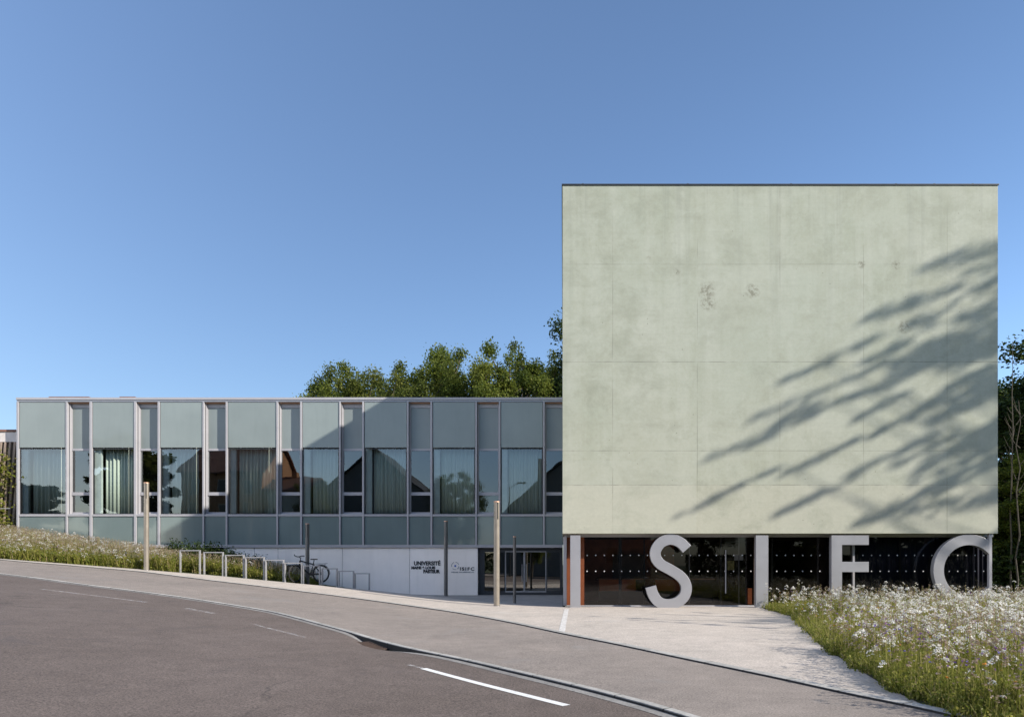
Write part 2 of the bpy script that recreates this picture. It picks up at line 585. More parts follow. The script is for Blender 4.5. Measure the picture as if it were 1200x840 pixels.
# ------------------------------------------------------------------ terrain
def sp(u): return u if u > 30 else math.log1p(math.exp(u))
def sstep(a, b, x):
    t = min(1, max(0, (x - a) / (b - a)))
    return t * t * (3 - 2 * t)
def zr(X): return .09 * sp((-max(X, -70) - 4) / 1.5) * 1.5          # the street climbs to the left
def zb(X): return .135 * sp((-max(X, -45) - 9) / .8) * .8            # the ground along the wing
def interp(pts, t):
    if t <= pts[0][0]: return pts[0][1]
    for (a, va), (b, vb) in zip(pts, pts[1:]):
        if t <= b: return va + (vb - va) * (t - a) / (b - a)
    return pts[-1][1]

KERB = [(-80, 36), (-48, 29.5), (-30, 26.2), (-19.87, 24.09), (-15.97, 22.81), (-12.61, 21.75), (-9.15, 20.1), (-7.53, 18.84), (-5.40, 16.61), (-4.43, 15.41),
        (-3.37, 14.15), (-1.89, 12.57), (-.84, 11.27), (0, 10.18), (.69, 9.21), (1.41, 8.03), (2.6, 5.6), (3.9, 1.8), (5.0, -4), (6.3, -16), (9, -50)]
INNER = [(-80, 42), (-48, 35), (-32, 32.0), (-25.61, 31.05), (-22.13, 31.62 - .2), (-19.32, 31.4), (-15.62, 30.0), (-11.88, 28.7), (-7.37, 26.6), (-4.35, 24.3),
         (-2.81, 22.30), (-1.51, 20.15), (0, 17.17), (1.13, 15.04), (2.23, 12.77), (3.23, 10.76), (3.92, 9.24), (4.52, 8.04), (5.7, 4.8), (7.4, -3), (8.8, -16), (11.5, -50)]
FAR = [(-80, 44), (-48, 36), (-32, 32.6), (-26.33, 31.91), (-22.98, 32.82), (-20.16, 33.45), (-17.03, 33.7), (-13.72, 33.4), (-9.64, 33.3), (-6.63, 32.6), (-3.87, 30.95), (-1.73, 28.6), (0.0, 27.9), (60, 27.9)]
NEAR = [(-80, 25), (-48, 19.5), (-30, 16.5), (-20, 13.8), (-14, 11), (-10, 7.5), (-8, 3), (-7, -3), (-6, -15), (-3, -50)]
MEAD = [(27.5, 8.0), (23.1, 7.7), (18.36, 6.5), (14.76, 5.6), (11.93, 5.07), (9.87, 4.69), (8.68, 4.56), (8.04, 4.60), (4.8, 5.8), (-3, 7.5), (-16, 8.9), (-50, 11.6)]
MEADs = sorted(MEAD)
def yfar(X): return interp(FAR, X)
def xmead(Y): return interp(MEADs, Y)
def drop(X): return .22 * sstep(-14, -9.5, X) * (1 - sstep(-4, -1.5, X))
def zback(X, d):
    near = zr(X) - drop(X)
    return near + (zb(X) - near) * sstep(.6, 3.0, d)

def catmull(pts, n_per=6):
    P = [Vector(p) for p in pts]
    out = []
    for i in range(len(P) - 1):
        p0, p1, p2, p3 = P[max(i - 1, 0)], P[i], P[i + 1], P[min(i + 2, len(P) - 1)]
        for k in range(n_per):
            t = k / n_per
            out.append(.5 * ((2 * p1) + (p2 - p0) * t + (2 * p0 - 5 * p1 + 4 * p2 - p3) * t * t + (3 * p1 - p0 - 3 * p2 + p3) * t ** 3))
    out.append(P[-1])
    return out
def resample(line, n):
    L = [0]
    for a, b in zip(line, line[1:]): L.append(L[-1] + (b - a).length)
    out = []
    j = 0
    for i in range(n):
        t = L[-1] * i / (n - 1)
        while j < len(L) - 2 and L[j + 1] < t: j += 1
        u = (t - L[j]) / max(1e-9, L[j + 1] - L[j])
        out.append(line[j] + (line[j + 1] - line[j]) * min(1, max(0, u)))
    return out
def offset(line, d):
    """to the left of travel for +d"""
    out = []
    for i, p in enumerate(line):
        t = (line[min(i + 1, len(line) - 1)] - line[max(i - 1, 0)]).normalized()
        out.append(p + Vector((-t.y, t.x)) * d)
    return out

KERBL = catmull(KERB, 8)
INNERL = catmull(INNER, 8)
KH = lambda X: .022 + .014 * sstep(-3.5, -1, X)
def gully(X):
    s = .55 if X < -4.15 else .95
    return .165 * math.exp(-((X + 4.15) / s) ** 2)
def road_z(X, d):
    return zr(X) - KH(X) - gully(X) * math.exp(-max(0, d) / .38)

def sheet(name, A, B, zfun, us, mat, parent=None, dists=None):
    """ruled sheet between two equally long plan lines, subdivided at us"""
    v = []; f = []
    m = len(us)
    for a, b in zip(A, B):
        w = (b - a).length
        for u in us:
            p = a + (b - a) * u
            v.append((p.x, p.y, zfun(p.x, p.y, w * u)))
    for i in range(len(A) - 1):
        for k in range(m - 1):
            f.append((i * m + k, i * m + k + 1, (i + 1) * m + k + 1, (i + 1) * m + k))
    mb = MB(); mb.add(v, f, True)
    o = mb.build(name, mat, parent)
    return o

# ground sheet out to the horizon
def axis_pts(lo, hi, fine_lo, fine_hi, step, far_step):
    a = list(np.arange(fine_lo, fine_hi + 1e-6, step))
    x = fine_lo; s = step
    pre = []
    while x > lo:
        s = min(s * 1.35, far_step); x -= s; pre.append(max(x, lo))
    x = fine_hi; s = step; post = []
    while x < hi:
        s = min(s * 1.35, far_step); x += s; post.append(min(x, hi))
    return pre[::-1] + a + post
def ground_z(X, Y):
    d = Y - yfar(X)
    if X < 0 and d > -.3:
        g = zback(X, max(d, 0)) - .02
        if X > -9.8 and d > -.3: g -= .3 * sstep(-11, -10, X)
        if d < .15: g -= .3 * (1 - sstep(-.3, .15, d))
        return g
    if X >= 0 and Y > 27.4: return -.05
    paved = 1 - sstep(xmead(Y) + .3, xmead(Y) + 1.3, X)
    bumpy = .04 * math.sin(X * 1.1) * math.cos(Y * .9)
    return zr(X) - .30 * paved - .03 + bumpy * (1 - paved)
xs = axis_pts(-600, 600, -40, 26, .5, 60)
ys = axis_pts(-400, 900, -4, 46, .5, 60)
gv = [(x, y, ground_z(x, y)) for x in xs for y in ys]
ny = len(ys)
gf = [(i * ny + k, (i + 1) * ny + k, (i + 1) * ny + k + 1, i * ny + k + 1) for i in range(len(xs) - 1) for k in range(ny - 1)]
g = MB().add(gv, gf, True).build('ground', 'ground_grass')
tag(g, kind='structure')

K2 = resample(KERBL, 420)
us_road = [0, .01, .02, .035, .05, .07, .1, .15, .25, .4, .6, .8, 1]
NEARL = resample(catmull(NEAR, 8), 420)
road = sheet('road', K2, NEARL, lambda x, y, d: road_z(x, d), us_road, 'asphalt_road')
tag(road, kind='structure')
opp = sheet('opposite_pavement', offset(NEARL, -.0), offset(NEARL, -3.0), lambda x, y, d: zr(x) + .08, [0, .3, .6, 1], 'asphalt_pavement')
tag(opp, kind='structure')

# gutter of concrete in front of the kerb
gut_out = offset(K2, -.17)
gut = sheet('gutter', K2, gut_out, lambda x, y, d: road_z(x, d) + .005, [0, .25, .5, .75, 1], 'gutter_concrete')
tag(gut, kind='structure')

# the kerb stones: a profile swept along the line
def sweep(name, line, prof, mat, zfun):
    """prof: (offset to the left, height) pairs, open profile"""
    offs = [offset(line, o) for o, h in prof]
    v = []; f = []
    m = len(prof)
    for i in range(len(line)):
        for k in range(m):
            p = offs[k][i]
            v.append((p.x, p.y, zfun(line[i].x, prof[k][1])))
    for i in range(len(line) - 1):
        for k in range(m - 1):
            f.append((i * m + k, i * m + k + 1, (i + 1) * m + k + 1, (i + 1) * m + k))
    o = MB().add(v, f).build(name, mat)
    L = [0.0]
    for a, b in zip(line, line[1:]): L.append(L[-1] + (b - a).length)
    at = o.data.attributes.new('along', 'FLOAT', 'POINT')
    at.data.foreach_set('value', np.repeat(np.array(L, dtype=np.float32), m))
    fd_ = o.data.attributes.new('face_dark', 'FLOAT', 'POINT')
    fd_.data.foreach_set('value', np.tile(np.array([1.0, 1.0] + [0.0] * (m - 2), dtype=np.float32), len(line)))
    return o
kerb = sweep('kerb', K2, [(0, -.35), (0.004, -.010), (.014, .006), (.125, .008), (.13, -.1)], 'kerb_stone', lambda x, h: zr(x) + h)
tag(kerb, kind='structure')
I2 = resample(INNERL, 420)
pav = sheet('pavement', offset(K2, .125), I2, lambda x, y, d: zr(x), [0, .2, .4, .6, .8, 1], 'asphalt_pavement')
tag(pav, kind='structure')
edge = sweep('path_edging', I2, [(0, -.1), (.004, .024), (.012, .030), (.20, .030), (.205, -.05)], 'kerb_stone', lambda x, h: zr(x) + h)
tag(edge, kind='structure')

# pale path and forecourt
fe = [Vector(p) for p in FAR if p[0] <= 0] + [Vector((3.5, 28.45)), Vector((8.0, 28.45)), Vector((8.0, 26.5)), Vector((7.72, 23.1)), Vector((6.52, 18.36)), Vector((5.62, 14.76)),
     Vector((5.07, 11.93)), Vector((4.75, 9.87)), Vector((4.62, 8.6))]
ie = [Vector(p) for p in INNER[:12]] + [Vector((-.7, 18.6)), Vector((0, 17.17)), Vector((.6, 16.05)), Vector((1.13, 15.04)), Vector((2.0, 13.3)), Vector((2.8, 11.6)), Vector((3.4, 10.4)), Vector((3.92, 9.24)), Vector((4.3, 8.45)), Vector((4.45, 8.15))]
# same number of stations on both sides
def lin(pts, per):
    out = []
    for a, b in zip(pts, pts[1:]):
        for k in range(per): out.append(a + (b - a) * k / per)
    out.append(pts[-1]); return out
n_st = 260
def spread(pts, n): return resample(lin(pts, 6), n)
def pair(A, B, n):
    """interpolate matched key points"""
    m = min(len(A), len(B))
    idx = np.linspace(0, m - 1, n)
    def at(P, t):
        i = min(int(t), m - 2); u = t - i
        p0, p1, p2, p3 = P[max(i - 1, 0)], P[i], P[i + 1], P[min(i + 2, m - 1)]
        return .5 * ((2 * p1) + (p2 - p0) * u + (2 * p0 - 5 * p1 + 4 * p2 - p3) * u * u + (3 * p1 - p0 - 3 * p2 + p3) * u ** 3)
    return [at(A, t) for t in idx], [at(B, t) for t in idx]
def near_pt(line, p):
    best = None
    for a, b in zip(line, line[1:]):
        u = max(0, min(1, (p - a).dot(b - a) / max(1e-9, (b - a).length_squared)))
        q = a + (b - a) * u
        d = (q - p).length
        if best is None or d < best[0]: best = (d, q)
    return best[1]
fs = resample(lin(fe, 10), 300)
# inner side follows the edging exactly: stations measured along the edging
in_line = [p for p in offset(INNERL, .10) if p.y > 8.05]
isr = []
key_f = fe; key_i = [near_pt(in_line, p) for p in ie]
while len(key_i) < len(key_f): key_i.append(key_i[-1].copy())
key_i = key_i[:len(key_f)]
A_, B_ = [], []
for i in range(len(key_f) - 1):
    for k in range(14):
        u = k / 14
        B_.append(key_f[i] + (key_f[i + 1] - key_f[i]) * u)
        A_.append(near_pt(in_line, key_i[i] + (key_i[i + 1] - key_i[i]) * u))
A_.append(key_i[-1]); B_.append(key_f[-1])
path = sheet('path', A_, B_, lambda x, y, d: zr(x) + .006, [0, .15, .3, .5, .7, .85, 1], 'path_concrete')
tag(path, kind='structure')
# retaining lip at the back of the path
lipl = [Vector((x, yfar(x))) for x in np.linspace(-18, -.2, 80)]
lip = sweep('path_retaining_edge', lipl, [(-.03, -.02), (-.03, .0), (.05, .0), (.05, -.6)], 'path_concrete', lambda x, h: zr(x) + .004 + h)
tag(lip, kind='structure')
# sheltered forecourt before the doors
fa = [Vector((x, yfar(x) + .04)) for x in np.linspace(-11, -.02, 60)]
fb = [Vector((x, 39.4)) for x in np.linspace(-11, -.02, 60)]
fc = sheet('forecourt', fa, fb, lambda x, y, d: zback(x, y - yfar(x)) - .004, [0, .05, .1, .15, .2, .3, .4, .6, 1], 'forecourt_concrete')
tag(fc, kind='structure')
# bare soil under the meadow margin
ma = [Vector((xmead(y) - .02, y)) for y in np.linspace(28.4, 7.6, 60)]
mb_ = [Vector((xmead(y) + 2.6, y)) for y in np.linspace(28.4, 7.6, 60)]
soil = sheet('soil', ma, mb_, lambda x, y, d: zr(x) + .012 + .03 * math.sin(d * 1.2) * (d > 0), [0, .1, .2, .4, .6, .8, 1], 'soil')
tag(soil, kind='structure')

# painted markings, laid on the road as its parts
def ground_hit(p, q):
    a, b = 2, 80
    for _ in range(50):
        m = (a + b) / 2
        X = (p - 660) * m / F
        if CAM_Z - (q - 660) * m / F - (zr(X) - KH(X)) > 0: a = m
        else: b = m
    return Vector(((p - 660) * a / F, a))
def stripe(p0, p1, width, mat, zf, lift=.005, name='lane_marking', parent=None):
    line = [p0 + (p1 - p0) * i / 16 for i in range(17)]
    A = offset(line, width / 2); B = offset(line, -width / 2)
    return sheet(name, A, B, lambda x, y, d: zf(x) + lift, [0, 1], mat, parent)
rz_ = lambda x: zr(x) - KH(x)
for (a, b, w, m) in (((496, 783), (664, 826.5), .13, 'road_paint'), ((478, 778.5), (494, 782.5), .09, 'road_paint_worn'), ((48, 690), (172, 705.5), .15, 'road_paint_worn'),
                     ((218, 712.5), (250, 718.5), .2, 'road_paint_worn'), ((296, 731), (360, 747), .10, 'road_paint_worn'), ((-60, 681), (0, 685.5), .15, 'road_paint_worn')):
    stripe(ground_hit(*a), ground_hit(*b), w, m, rz_, .006, 'lane_marking', road)
stripe(Vector((.13, 26.6)), Vector((-.04, 17.5)), .17, 'road_paint_soft', lambda x: zr(x) + .006, .005, 'painted_line', path)
for (x0, y0, x1, y1, w) in ((.75, 23.9, 1.15, 23.85, .22), (1.25, 23.9, 1.55, 23.9, .12), (.65, 21.0, .95, 21.0, .16), (1.1, 20.7, 1.5, 20.7, .1)):
    stripe(Vector((x0, y0)), Vector((x1, y1)), w, 'road_paint_worn', lambda x: zr(x) + .006, .006, 'paint_mark', path)

# drain grate in the gutter
gr = empty('drain_grate', (-4.0, 14.62, 0))
tag(gr, 'rusty iron drain grate set in the gutter against the dark kerb face', 'drain grate')
gd = (near_pt(KERBL, Vector((-3.6, 14.0))) - near_pt(KERBL, Vector((-4.5, 15.6)))).normalized()
gn = Vector((gd.y, -gd.x))
if gn.y > 0: gn = -gn
gc = near_pt(KERBL, Vector((-4.0, 14.9))) + gn * .20
gr.location = (gc.x, gc.y, road_z(gc.x, .2) + .012)
gr.rotation_euler = (math.radians(0), 0, math.atan2(gd.y, gd.x))
b = MB()
b.box(-.48, .48, -.17, -.14, 0, .03).box(-.48, .48, .14, .17, 0, .03).box(-.48, -.45, -.14, .14, 0, .03).box(.45, .48, -.14, .14, 0, .03)
b.build('frame', 'rust_iron', gr)
b = MB()
for k in range(8):
    x = -.43 + k * .113
    b.box(x, x + .055, -.138, .138, .002, .026)
b.build('bars', 'rust_iron', gr)
MB().box(-.449, .449, -.139, .139, -.04, -.03).build('sump', 'black_rubber', gr)
# sag of the grate follows the gutter slope
gr.rotation_euler[1] = math.radians(4)

# ------------------------------------------------------------------ the low glass wing
W = 38.7
WX = lambda p: px(p, W)
WZ = lambda p: pz(p, W)
wing = empty('glass_wing', (0, 0, 0))
tag(wing, 'long low university wing clad in grey green glass panels with pale mullions', 'building')
wide = [(23.2, 77.4), (109, 157.3), (188.3, 237.5), (267.5, 323.9), (354.8, 397.3), (427.3, 476.7), (507.3, 556.7), (587, 636)]
narrow = [(80.3, 105.3), (160.8, 185), (240.3, 264.6), (326.8, 351.7), (400, 424.4), (479.5, 504.2), (559.5, 584.3), (638.8, 661)]
XL, XR = WX(20.2), -.032
ZT, ZP, ZPB, ZWB, ZSB, ZB = WZ(466), WZ(471), WZ(525), WZ(603), WZ(638.3), WZ(641)
DEPTH = 14
# shell
MB().box(XL, XR, W - .10, W + DEPTH, ZT - .14, ZT).build('coping', 'white_metal', wing, .01)
MB().box(XL + .02, XR, W - .06, W + .3, ZP, ZT - .143).build('fascia', 'coping_metal', wing)
MB().box(XL + .04, XR, W + .31, W + DEPTH, ZP, ZT - .143).build('roof_slab', 'interior_wall', wing)
MB().box(XL, XL + .12, W - .06, W + DEPTH, 0, ZP - .002).build('end_wall', 'white_metal', wing)
MB().box(XL + .13, XR, W + .45, W + DEPTH, ZWB - .28, ZWB - .12).build('floor_slab', 'interior_floor', wing)
MB().box(XL + .13, XR, W + 6.2, W + 6.4, ZWB - .119, ZP - .002).build('back_wall', 'interior_dark', wing)
MB().box(XL + .13, XR, W + .6, W + 6.19, ZPB + .25, ZPB + .33).build('ceiling', 'interior_wall', wing)
for i in range(1, 4):
    p = wide[2 * i][0] - 1.2
    MB().box(WX(p) - .06, WX(p) + .06, W + .9, W + 6.19, ZWB - .119, ZPB + .249).build('partition', 'interior_wall', wing)
# mullions
edges = [(20.4, 23.2)]
for (a, b), (c, d), nx in zip(wide, narrow, wide[1:] + [None]):
    edges.append((b, c))
    if nx: edges.append((d, nx[0]))
for (a, b) in edges:
    MB().box(WX(a) + .02, WX(b) - .02, W - .07, W + .08, ZB + .004, ZP - .003).build('mullion', 'white_metal', wing, .008)
# rails
MB().box(XL, XR, W - .055, W + .06, ZWB - .09, ZWB + .03).build('rail', 'white_metal', wing, .006)
MB().box(XL, XR, W - .075, W + .06, ZB - .02, ZSB + .01).build('rail', 'white_metal', wing, .006)
def gpanel(name, x0, x1, y, z0, z1, mat, parent, th=.03):
    return MB().box(x0, x1, y, y + th, z0, z1).build(name, mat, parent, .006)
def gpane(name, x0, x1, y, z0, z1, mat, parent):
    v = [(x0, y, z0), (x1, y, z0), (x1, y, z1), (x0, y, z1)]
    return MB().add(v, [(0, 1, 2, 3)]).build(name, mat, parent)
for (a, b) in wide:
    x0, x1 = WX(a) + .005, WX(b) - .005
    gpanel('facade_panel', x0, x1, W - .03, ZPB + .03, ZP - .01, 'frosted_panel', wing)
    wf = MB()
    zlo, zhi = ZWB + .032, ZPB - .01
    rect = lambda i: [(x0 + i, zlo + i), (x1 - i, zlo + i), (x1 - i, zhi - i), (x0 + i, zhi - i)]
    win = wf.strip_xz(rect(0), rect(.045), W + .02, W + .08, True).build('window', 'dark_metal', wing)
    for k in (.27, .73):
        xx = x0 + (x1 - x0) * k
        MB().box(xx - .03, xx + .03, W - .04, W + .02, ZPB - .045, ZPB + .028).build('clip', 'dark_metal', win)
    gpane('pane', x0, x1, W + .03, ZWB + .05, ZPB - .03, 'window_glass', win)
    gpanel('spandrel_panel', x0, x1, W - .01, ZSB + .015, ZWB - .095, 'spandrel_glass', wing)
    MB().box(x0, x0 + .36, W + .16, W + .30, ZWB - .11, ZPB + .24).build('pier', 'pier_white', wing)
R = .24
for (c, d) in narrow:
    x0, x1 = WX(c) + .002, WX(d) - .002
    gpanel('spandrel_panel', x0, x1, W - .01, ZSB + .015, ZWB - .095, 'spandrel_glass', wing)
    rv = MB()
    rv.box(x0, x0 + .03, W + .081, W + R + .1, ZWB + .031, ZP - .06)
    rv.box(x1 - .012, x1, W + .081, W + R + .1, ZWB + .031, ZP - .06)
    rv.box(x0 + .031, x1 - .013, W + .0, W + R + .1, ZWB + .031, ZWB + .06)
    rv.build('reveal', 'white_metal', wing)
    MB().box(x0, x1, W + .0, W + R + .1, ZP - .055, ZP - .012).build('soffit', 'soffit_brown', wing)
    Yg = W + R
    xa, xb = x0 + .031, x1 - .013
    zt, z1_, z2_, z3_ = ZP - .058, WZ(526), WZ(578), ZWB + .062
    fr = MB()
    fr.box(xa, xb, Yg - .04, Yg + .05, zt - .22, zt)
    fr.box(xa, xb, Yg - .04, Yg + .05, z1_ - .06, z1_ + .06)
    fr.box(xa, xb, Yg - .06, Yg + .05, z2_ - .09, z2_ + .09)
    fr.box(xa, xb, Yg - .04, Yg + .05, z3_, z3_ + .1)
    for (s0, s1) in ((xa, xa + .03), (xb - .025, xb)):
        fr.box(s0, s1, Yg - .038, Yg + .048, z3_ + .101, z2_ - .091)
        fr.box(s0, s1, Yg - .038, Yg + .048, z2_ + .091, z1_ - .061)
        fr.box(s0, s1, Yg - .038, Yg + .048, z1_ + .061, zt - .221)
    win = fr.build('window', 'white_metal', wing)
    gpanel('frosted_pane', xa + .03, xb - .025, Yg, z1_ + .062, zt - .222, 'frosted_pane', win, .02)
    gpane('pane', xa + .03, xb - .025, Yg + .005, z2_ + .092, z1_ - .062, 'window_glass', win)
    gpane('pane', xa + .03, xb - .025, Yg + .005, z3_ + .102, z2_ - .092, 'window_glass', win)

for (a, b) in ((57, 104), (140, 158)):
    MB().box(px(a, W + 4), px(b, W + 4), W + 4, W + 5, ZT - .1, pz(464.6, W + 4)).build('roof_upstand', 'roof_tile', wing)
# lower storey: metal wall panels, dark open bay at the left, doors at the right
zw = ZB - .022
joints = [265.5, 298, 325.5, 401, 480, 524, 560]
for a, b in zip(joints, joints[1:]):
    MB().box(WX(a) + .012, WX(b) - .012, W + .03, W + .08, -.3 + (.25 if a > 470 else 0), zw).build('wall_panel', 'wall_metal', wing, .004)
MB().box(WX(265.5), WX(560), W + .081, W + .5, -.3, zw).build('lower_wall', 'coping_metal', wing)
MB().box(XL + .13, WX(265), W + 1.6, W + 1.9, 0, zw).build('recess_wall', 'interior_dark', wing)
MB().box(WX(262.5), WX(265.3), W - .02, W + 1.6, 0, zw).build('recess_cheek', 'coping_metal', wing)
# entrance glazing
dx0, dx1 = WX(560) + .02, -.034
Yd = W + .35
dz0, dz1 = .0, zw - .02
en = MB()
en.box(dx0, dx1, Yd - .05, Yd + .05, dz1 - .16, dz1)
en.box(dx0, dx0 + .28, Yd - .05, Yd + .05, dz0, dz1 - .161)
en.box(dx1 - .1, dx1, Yd - .05, Yd + .05, dz0, dz1 - .161)
en.box(dx0 + .281, dx1 - .101, Yd - .05, Yd + .05, dz0, dz0 + .14)
ent = en.build('entrance_frame', 'dark_metal', wing)
cuts = [dx0 + .281, WX(591.5), WX(614), WX(640), dx1 - .101]
for i, (a, b) in enumerate(zip(cuts, cuts[1:])):
    st = .05
    d = MB()
    d.box(a + .004, a + st, Yd - .035, Yd + .035, dz0 + .145, dz1 - .165)
    d.box(b - st, b - .004, Yd - .035, Yd + .035, dz0 + .145, dz1 - .165)
    d.box(a + st + .001, b - st - .001, Yd - .035, Yd + .035, dz0 + .145, dz0 + .22)
    d.box(a + st + .001, b - st - .001, Yd - .035, Yd + .035, dz1 - .23, dz1 - .165)
    do = d.build('door', 'galvanised' if i in (1, 2) else 'dark_metal', wing)
    gpane('pane', a + st, b - st, Yd, dz0 + .22, dz1 - .23, 'door_glass', do)
    if i in (1, 2):
        hx = b - .12 if i == 1 else a + .12
        MB().tube([(hx, Yd - .09, .75), (hx, Yd - .09, 1.75)], .02).tube([(hx, Yd - .09, .85), (hx, Yd - .03, .85)], .012).tube([(hx, Yd - .09, 1.65), (hx, Yd - .03, 1.65)], .012).build('handle', 'galvanised', do)
MB().box(dx0 - .3, XR, W + .061, Yd + 4.2, dz1 + .002, ZB + .15).build('lobby_soffit', 'coping_metal', wing)
MB().box(dx0, dx1, Yd + 4, Yd + 4.2, 0, dz1).build('lobby_wall', 'interior_dark', wing)
MB().box(dx0, dx1, Yd + .06, Yd + 4, -.06, -.003).build('lobby_floor', 'interior_floor', wing)
MB().box(dx0 - .2, dx0 - .02, W + .5, Yd + 4.2, -.1, dz1).build('lobby_cheek', 'interior_dark', wing)

MB().box(XL + .13, XR, W + .085, W + .13, ZB + .16, ZWB - .115).build('cavity_wall', 'interior_dark', wing)
MB().box(XL + .13, XR, W + DEPTH - .3, W + DEPTH - .05, 0, ZP - .003).build('rear_wall', 'wall_metal', wing)
# curtains
CN = ['first', 'second', 'third', 'fourth', 'fifth', 'sixth', 'seventh', 'last']
rr = random.Random(3)
for i, (a, b) in enumerate(wide):
    x0, x1 = WX(a) + .40, WX(b) - .05
    if i == 2: x1 -= .45
    n = 150
    ph = rr.random() * 6
    vs = []
    lo, hi = ZWB - .08, ZPB + .2
    for k in range(n + 1):
        u = k / n
        x = x0 + (x1 - x0) * u
        s = u * (x1 - x0)
        y = W + .48 + .055 * math.sin(s * 2 * math.pi / .21 + ph + 1.2 * math.sin(s * 2.1 + ph)) + .03 * math.sin(s * 9 + ph * 2)
        vs += [(x, y, lo), (x, y + .004, hi)]
    fs_ = [(2 * k, 2 * k + 2, 2 * k + 3, 2 * k + 1) for k in range(n)]
    c = MB().add(vs, fs_, True).build('curtain', 'curtain_cloth')
    so = c.modifiers.new('thick', 'SOLIDIFY'); so.thickness = .006
    tag(c, 'pale curtain in the %s wide window %s' % (CN[i], 'at the left end of the wing' if i == 0 else ('beside the concrete block' if i == 7 else 'from the left end of the wing')), 'curtain', 'curtains in the wide windows of the glass wing')

# ------------------------------------------------------------------ lettering on the metal wall
def text_mesh(name, s, size, x, y, z, mat, parent, width=None, bold=0.0, align='LEFT', spacing=1.0):
    cu = bpy.data.curves.new(name, 'FONT')
    cu.body = s; cu.size = size; cu.extrude = .006; cu.offset = bold; cu.align_x = align; cu.space_character = spacing
    tmp = bpy.data.objects.new(name + '_src', cu)
    COL.objects.link(tmp)
    bpy.context.view_layer.update()
    me = bpy.data.meshes.new_from_object(tmp.evaluated_get(bpy.context.evaluated_depsgraph_get()))
    bpy.data.objects.remove(tmp)
    me.name = name
    co = np.empty(len(me.vertices) * 3, dtype=np.float32)
    me.vertices.foreach_get('co', co)
    co = co.reshape(-1, 3)
    mn, mx_ = co.min(0), co.max(0)
    if width:
        co[:, 0] *= width / (mx_[0] - mn[0])
        mn, mx_ = co.min(0), co.max(0)
    co[:, 0] -= mn[0]; co[:, 1] -= mn[1]
    co[:, 1] *= size / max(1e-6, co[:, 1].max())
    me.vertices.foreach_set('co', co.ravel())
    me.update()
    me.materials.append(M[mat])
    o = bpy.data.objects.new(name, me)
    COL.objects.link(o)
    o.location = (x, y, z); o.rotation_euler = (math.radians(90), 0, 0)
    if parent is not None: o.parent = parent
    return o
Ys = W + .020
us_ = empty('wall_sign', (WX(482), Ys, WZ(671.5)))
tag(us_, 'black lettering UNIVERSITÉ MARIE & LOUIS PASTEUR on the pale metal wall', 'sign')
def rel(o, root):
    o.location = Vector(o.location) - Vector(root.location)
rel(text_mesh('lettering', 'UNIVERSITÉ', .30, WX(485), Ys, WZ(662.2), 'ink_black', us_, (516 - 485) * W / F, .013), us_)
rel(text_mesh('lettering', 'MARIE & LOUIS', .17, WX(482), Ys, WZ(666.7), 'ink_black', us_, (510 - 482) * W / F, .010), us_)
rel(text_mesh('lettering', 'PASTEUR', .21, WX(496), Ys, WZ(671.4), 'ink_black', us_, (515.5 - 496) * W / F, .014), us_)
ls = empty('logo_sign', (WX(533), Ys, WZ(670.6)))
tag(ls, 'ISIFC logo with a blue dot and broken ring on the metal wall beside the doors', 'sign')
rel(text_mesh('lettering', 'ISIFC', .19, WX(539), Ys, WZ(668.2), 'ink_black', ls, (555.8 - 539) * W / F, .006, 'LEFT', 1.3), ls)
rel(text_mesh('lettering', 'GÉNIE BIOMÉDICAL', .075, WX(528.6), Ys, WZ(670.7), 'ink_grey', ls, (555.8 - 528.6) * W / F, .001), ls)
cxl, czl = WX(533.4) - ls.location.x, WZ(662.7) - ls.location.z
MB().prism_xz([(cxl + .055 * math.cos(a), czl + .055 * math.sin(a)) for a in np.linspace(0, 2 * math.pi, 20, endpoint=False)], -.006, .006).build('dot', 'ink_blue', ls)
arc = MB()
for a0, a1 in ((.3, 1.5), (1.9, 3.4), (3.9, 4.9), (5.3, 6.2)):
    an = np.linspace(a0, a1, 12)
    arc.strip_xz([(cxl + .22 * math.cos(a), czl + .22 * math.sin(a)) for a in an], [(cxl + .195 * math.cos(a), czl + .195 * math.sin(a)) for a in an], -.006, .006)
arc.build('ring', 'ink_grey', ls)

# ------------------------------------------------------------------ the tall concrete block
B = 27.6
BX = lambda p: px(p, B)
BZ = lambda p: pz(p, B)
blk = empty('concrete_block_building', (0, 0, 0))
tag(blk, 'tall windowless block of pale greenish cast concrete over a glazed ground floor', 'building')
bx0, bx1 = -.03, BX(1169.5)
bz0, bz1 = BZ(625), BZ(217.5)
BD = 16.5
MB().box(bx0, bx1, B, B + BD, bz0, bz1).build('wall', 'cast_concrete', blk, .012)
cp = MB().box(bx0 - .03, bx1 + .03, B - .035, B + .35, bz1 + .004, bz1 + .055).box(bx0 - .03, bx0 + .3, B + .351, B + BD + .03, bz1 + .004, bz1 + .055).box(bx1 - .3, bx1 + .03, B + .351, B + BD + .03, bz1 + .004, bz1 + .055)
cpo = cp.build('coping', 'dark_metal', blk, .005)
cl = MB()
for p in (683, 806, 927, 1050, 1095, 1140):
    cl.box(BX(p) - .04, BX(p) + .04, B + .0, B + .2, bz1 + .057, bz1 + .085)
cl.build('joint_cover', 'dark_metal', cpo)
G = B + .85                                     # plane of the ground floor glazing
GX = lambda p: px(p, G)
MB().box(bx0 + .1, GX(1163), G - .06, G + .12, bz0 - .11, bz0 - .002).build('head_frame', 'white_metal', blk, .006)
MB().box(bx0 + .1, GX(1163), G - .06, G + .12, 0.0, .055).build('sill', 'white_metal', blk, .006)
MB().box(bx0 + .03, GX(664), G - .3, G + .12, .056, bz0 - .112).build('corner_post', 'white_metal', blk, .006)
MB().box(BX(1160.3), BX(1163.7), B + .06, B + .2, 0, bz0 - .002).build('corner_post', 'white_metal', blk, .006)
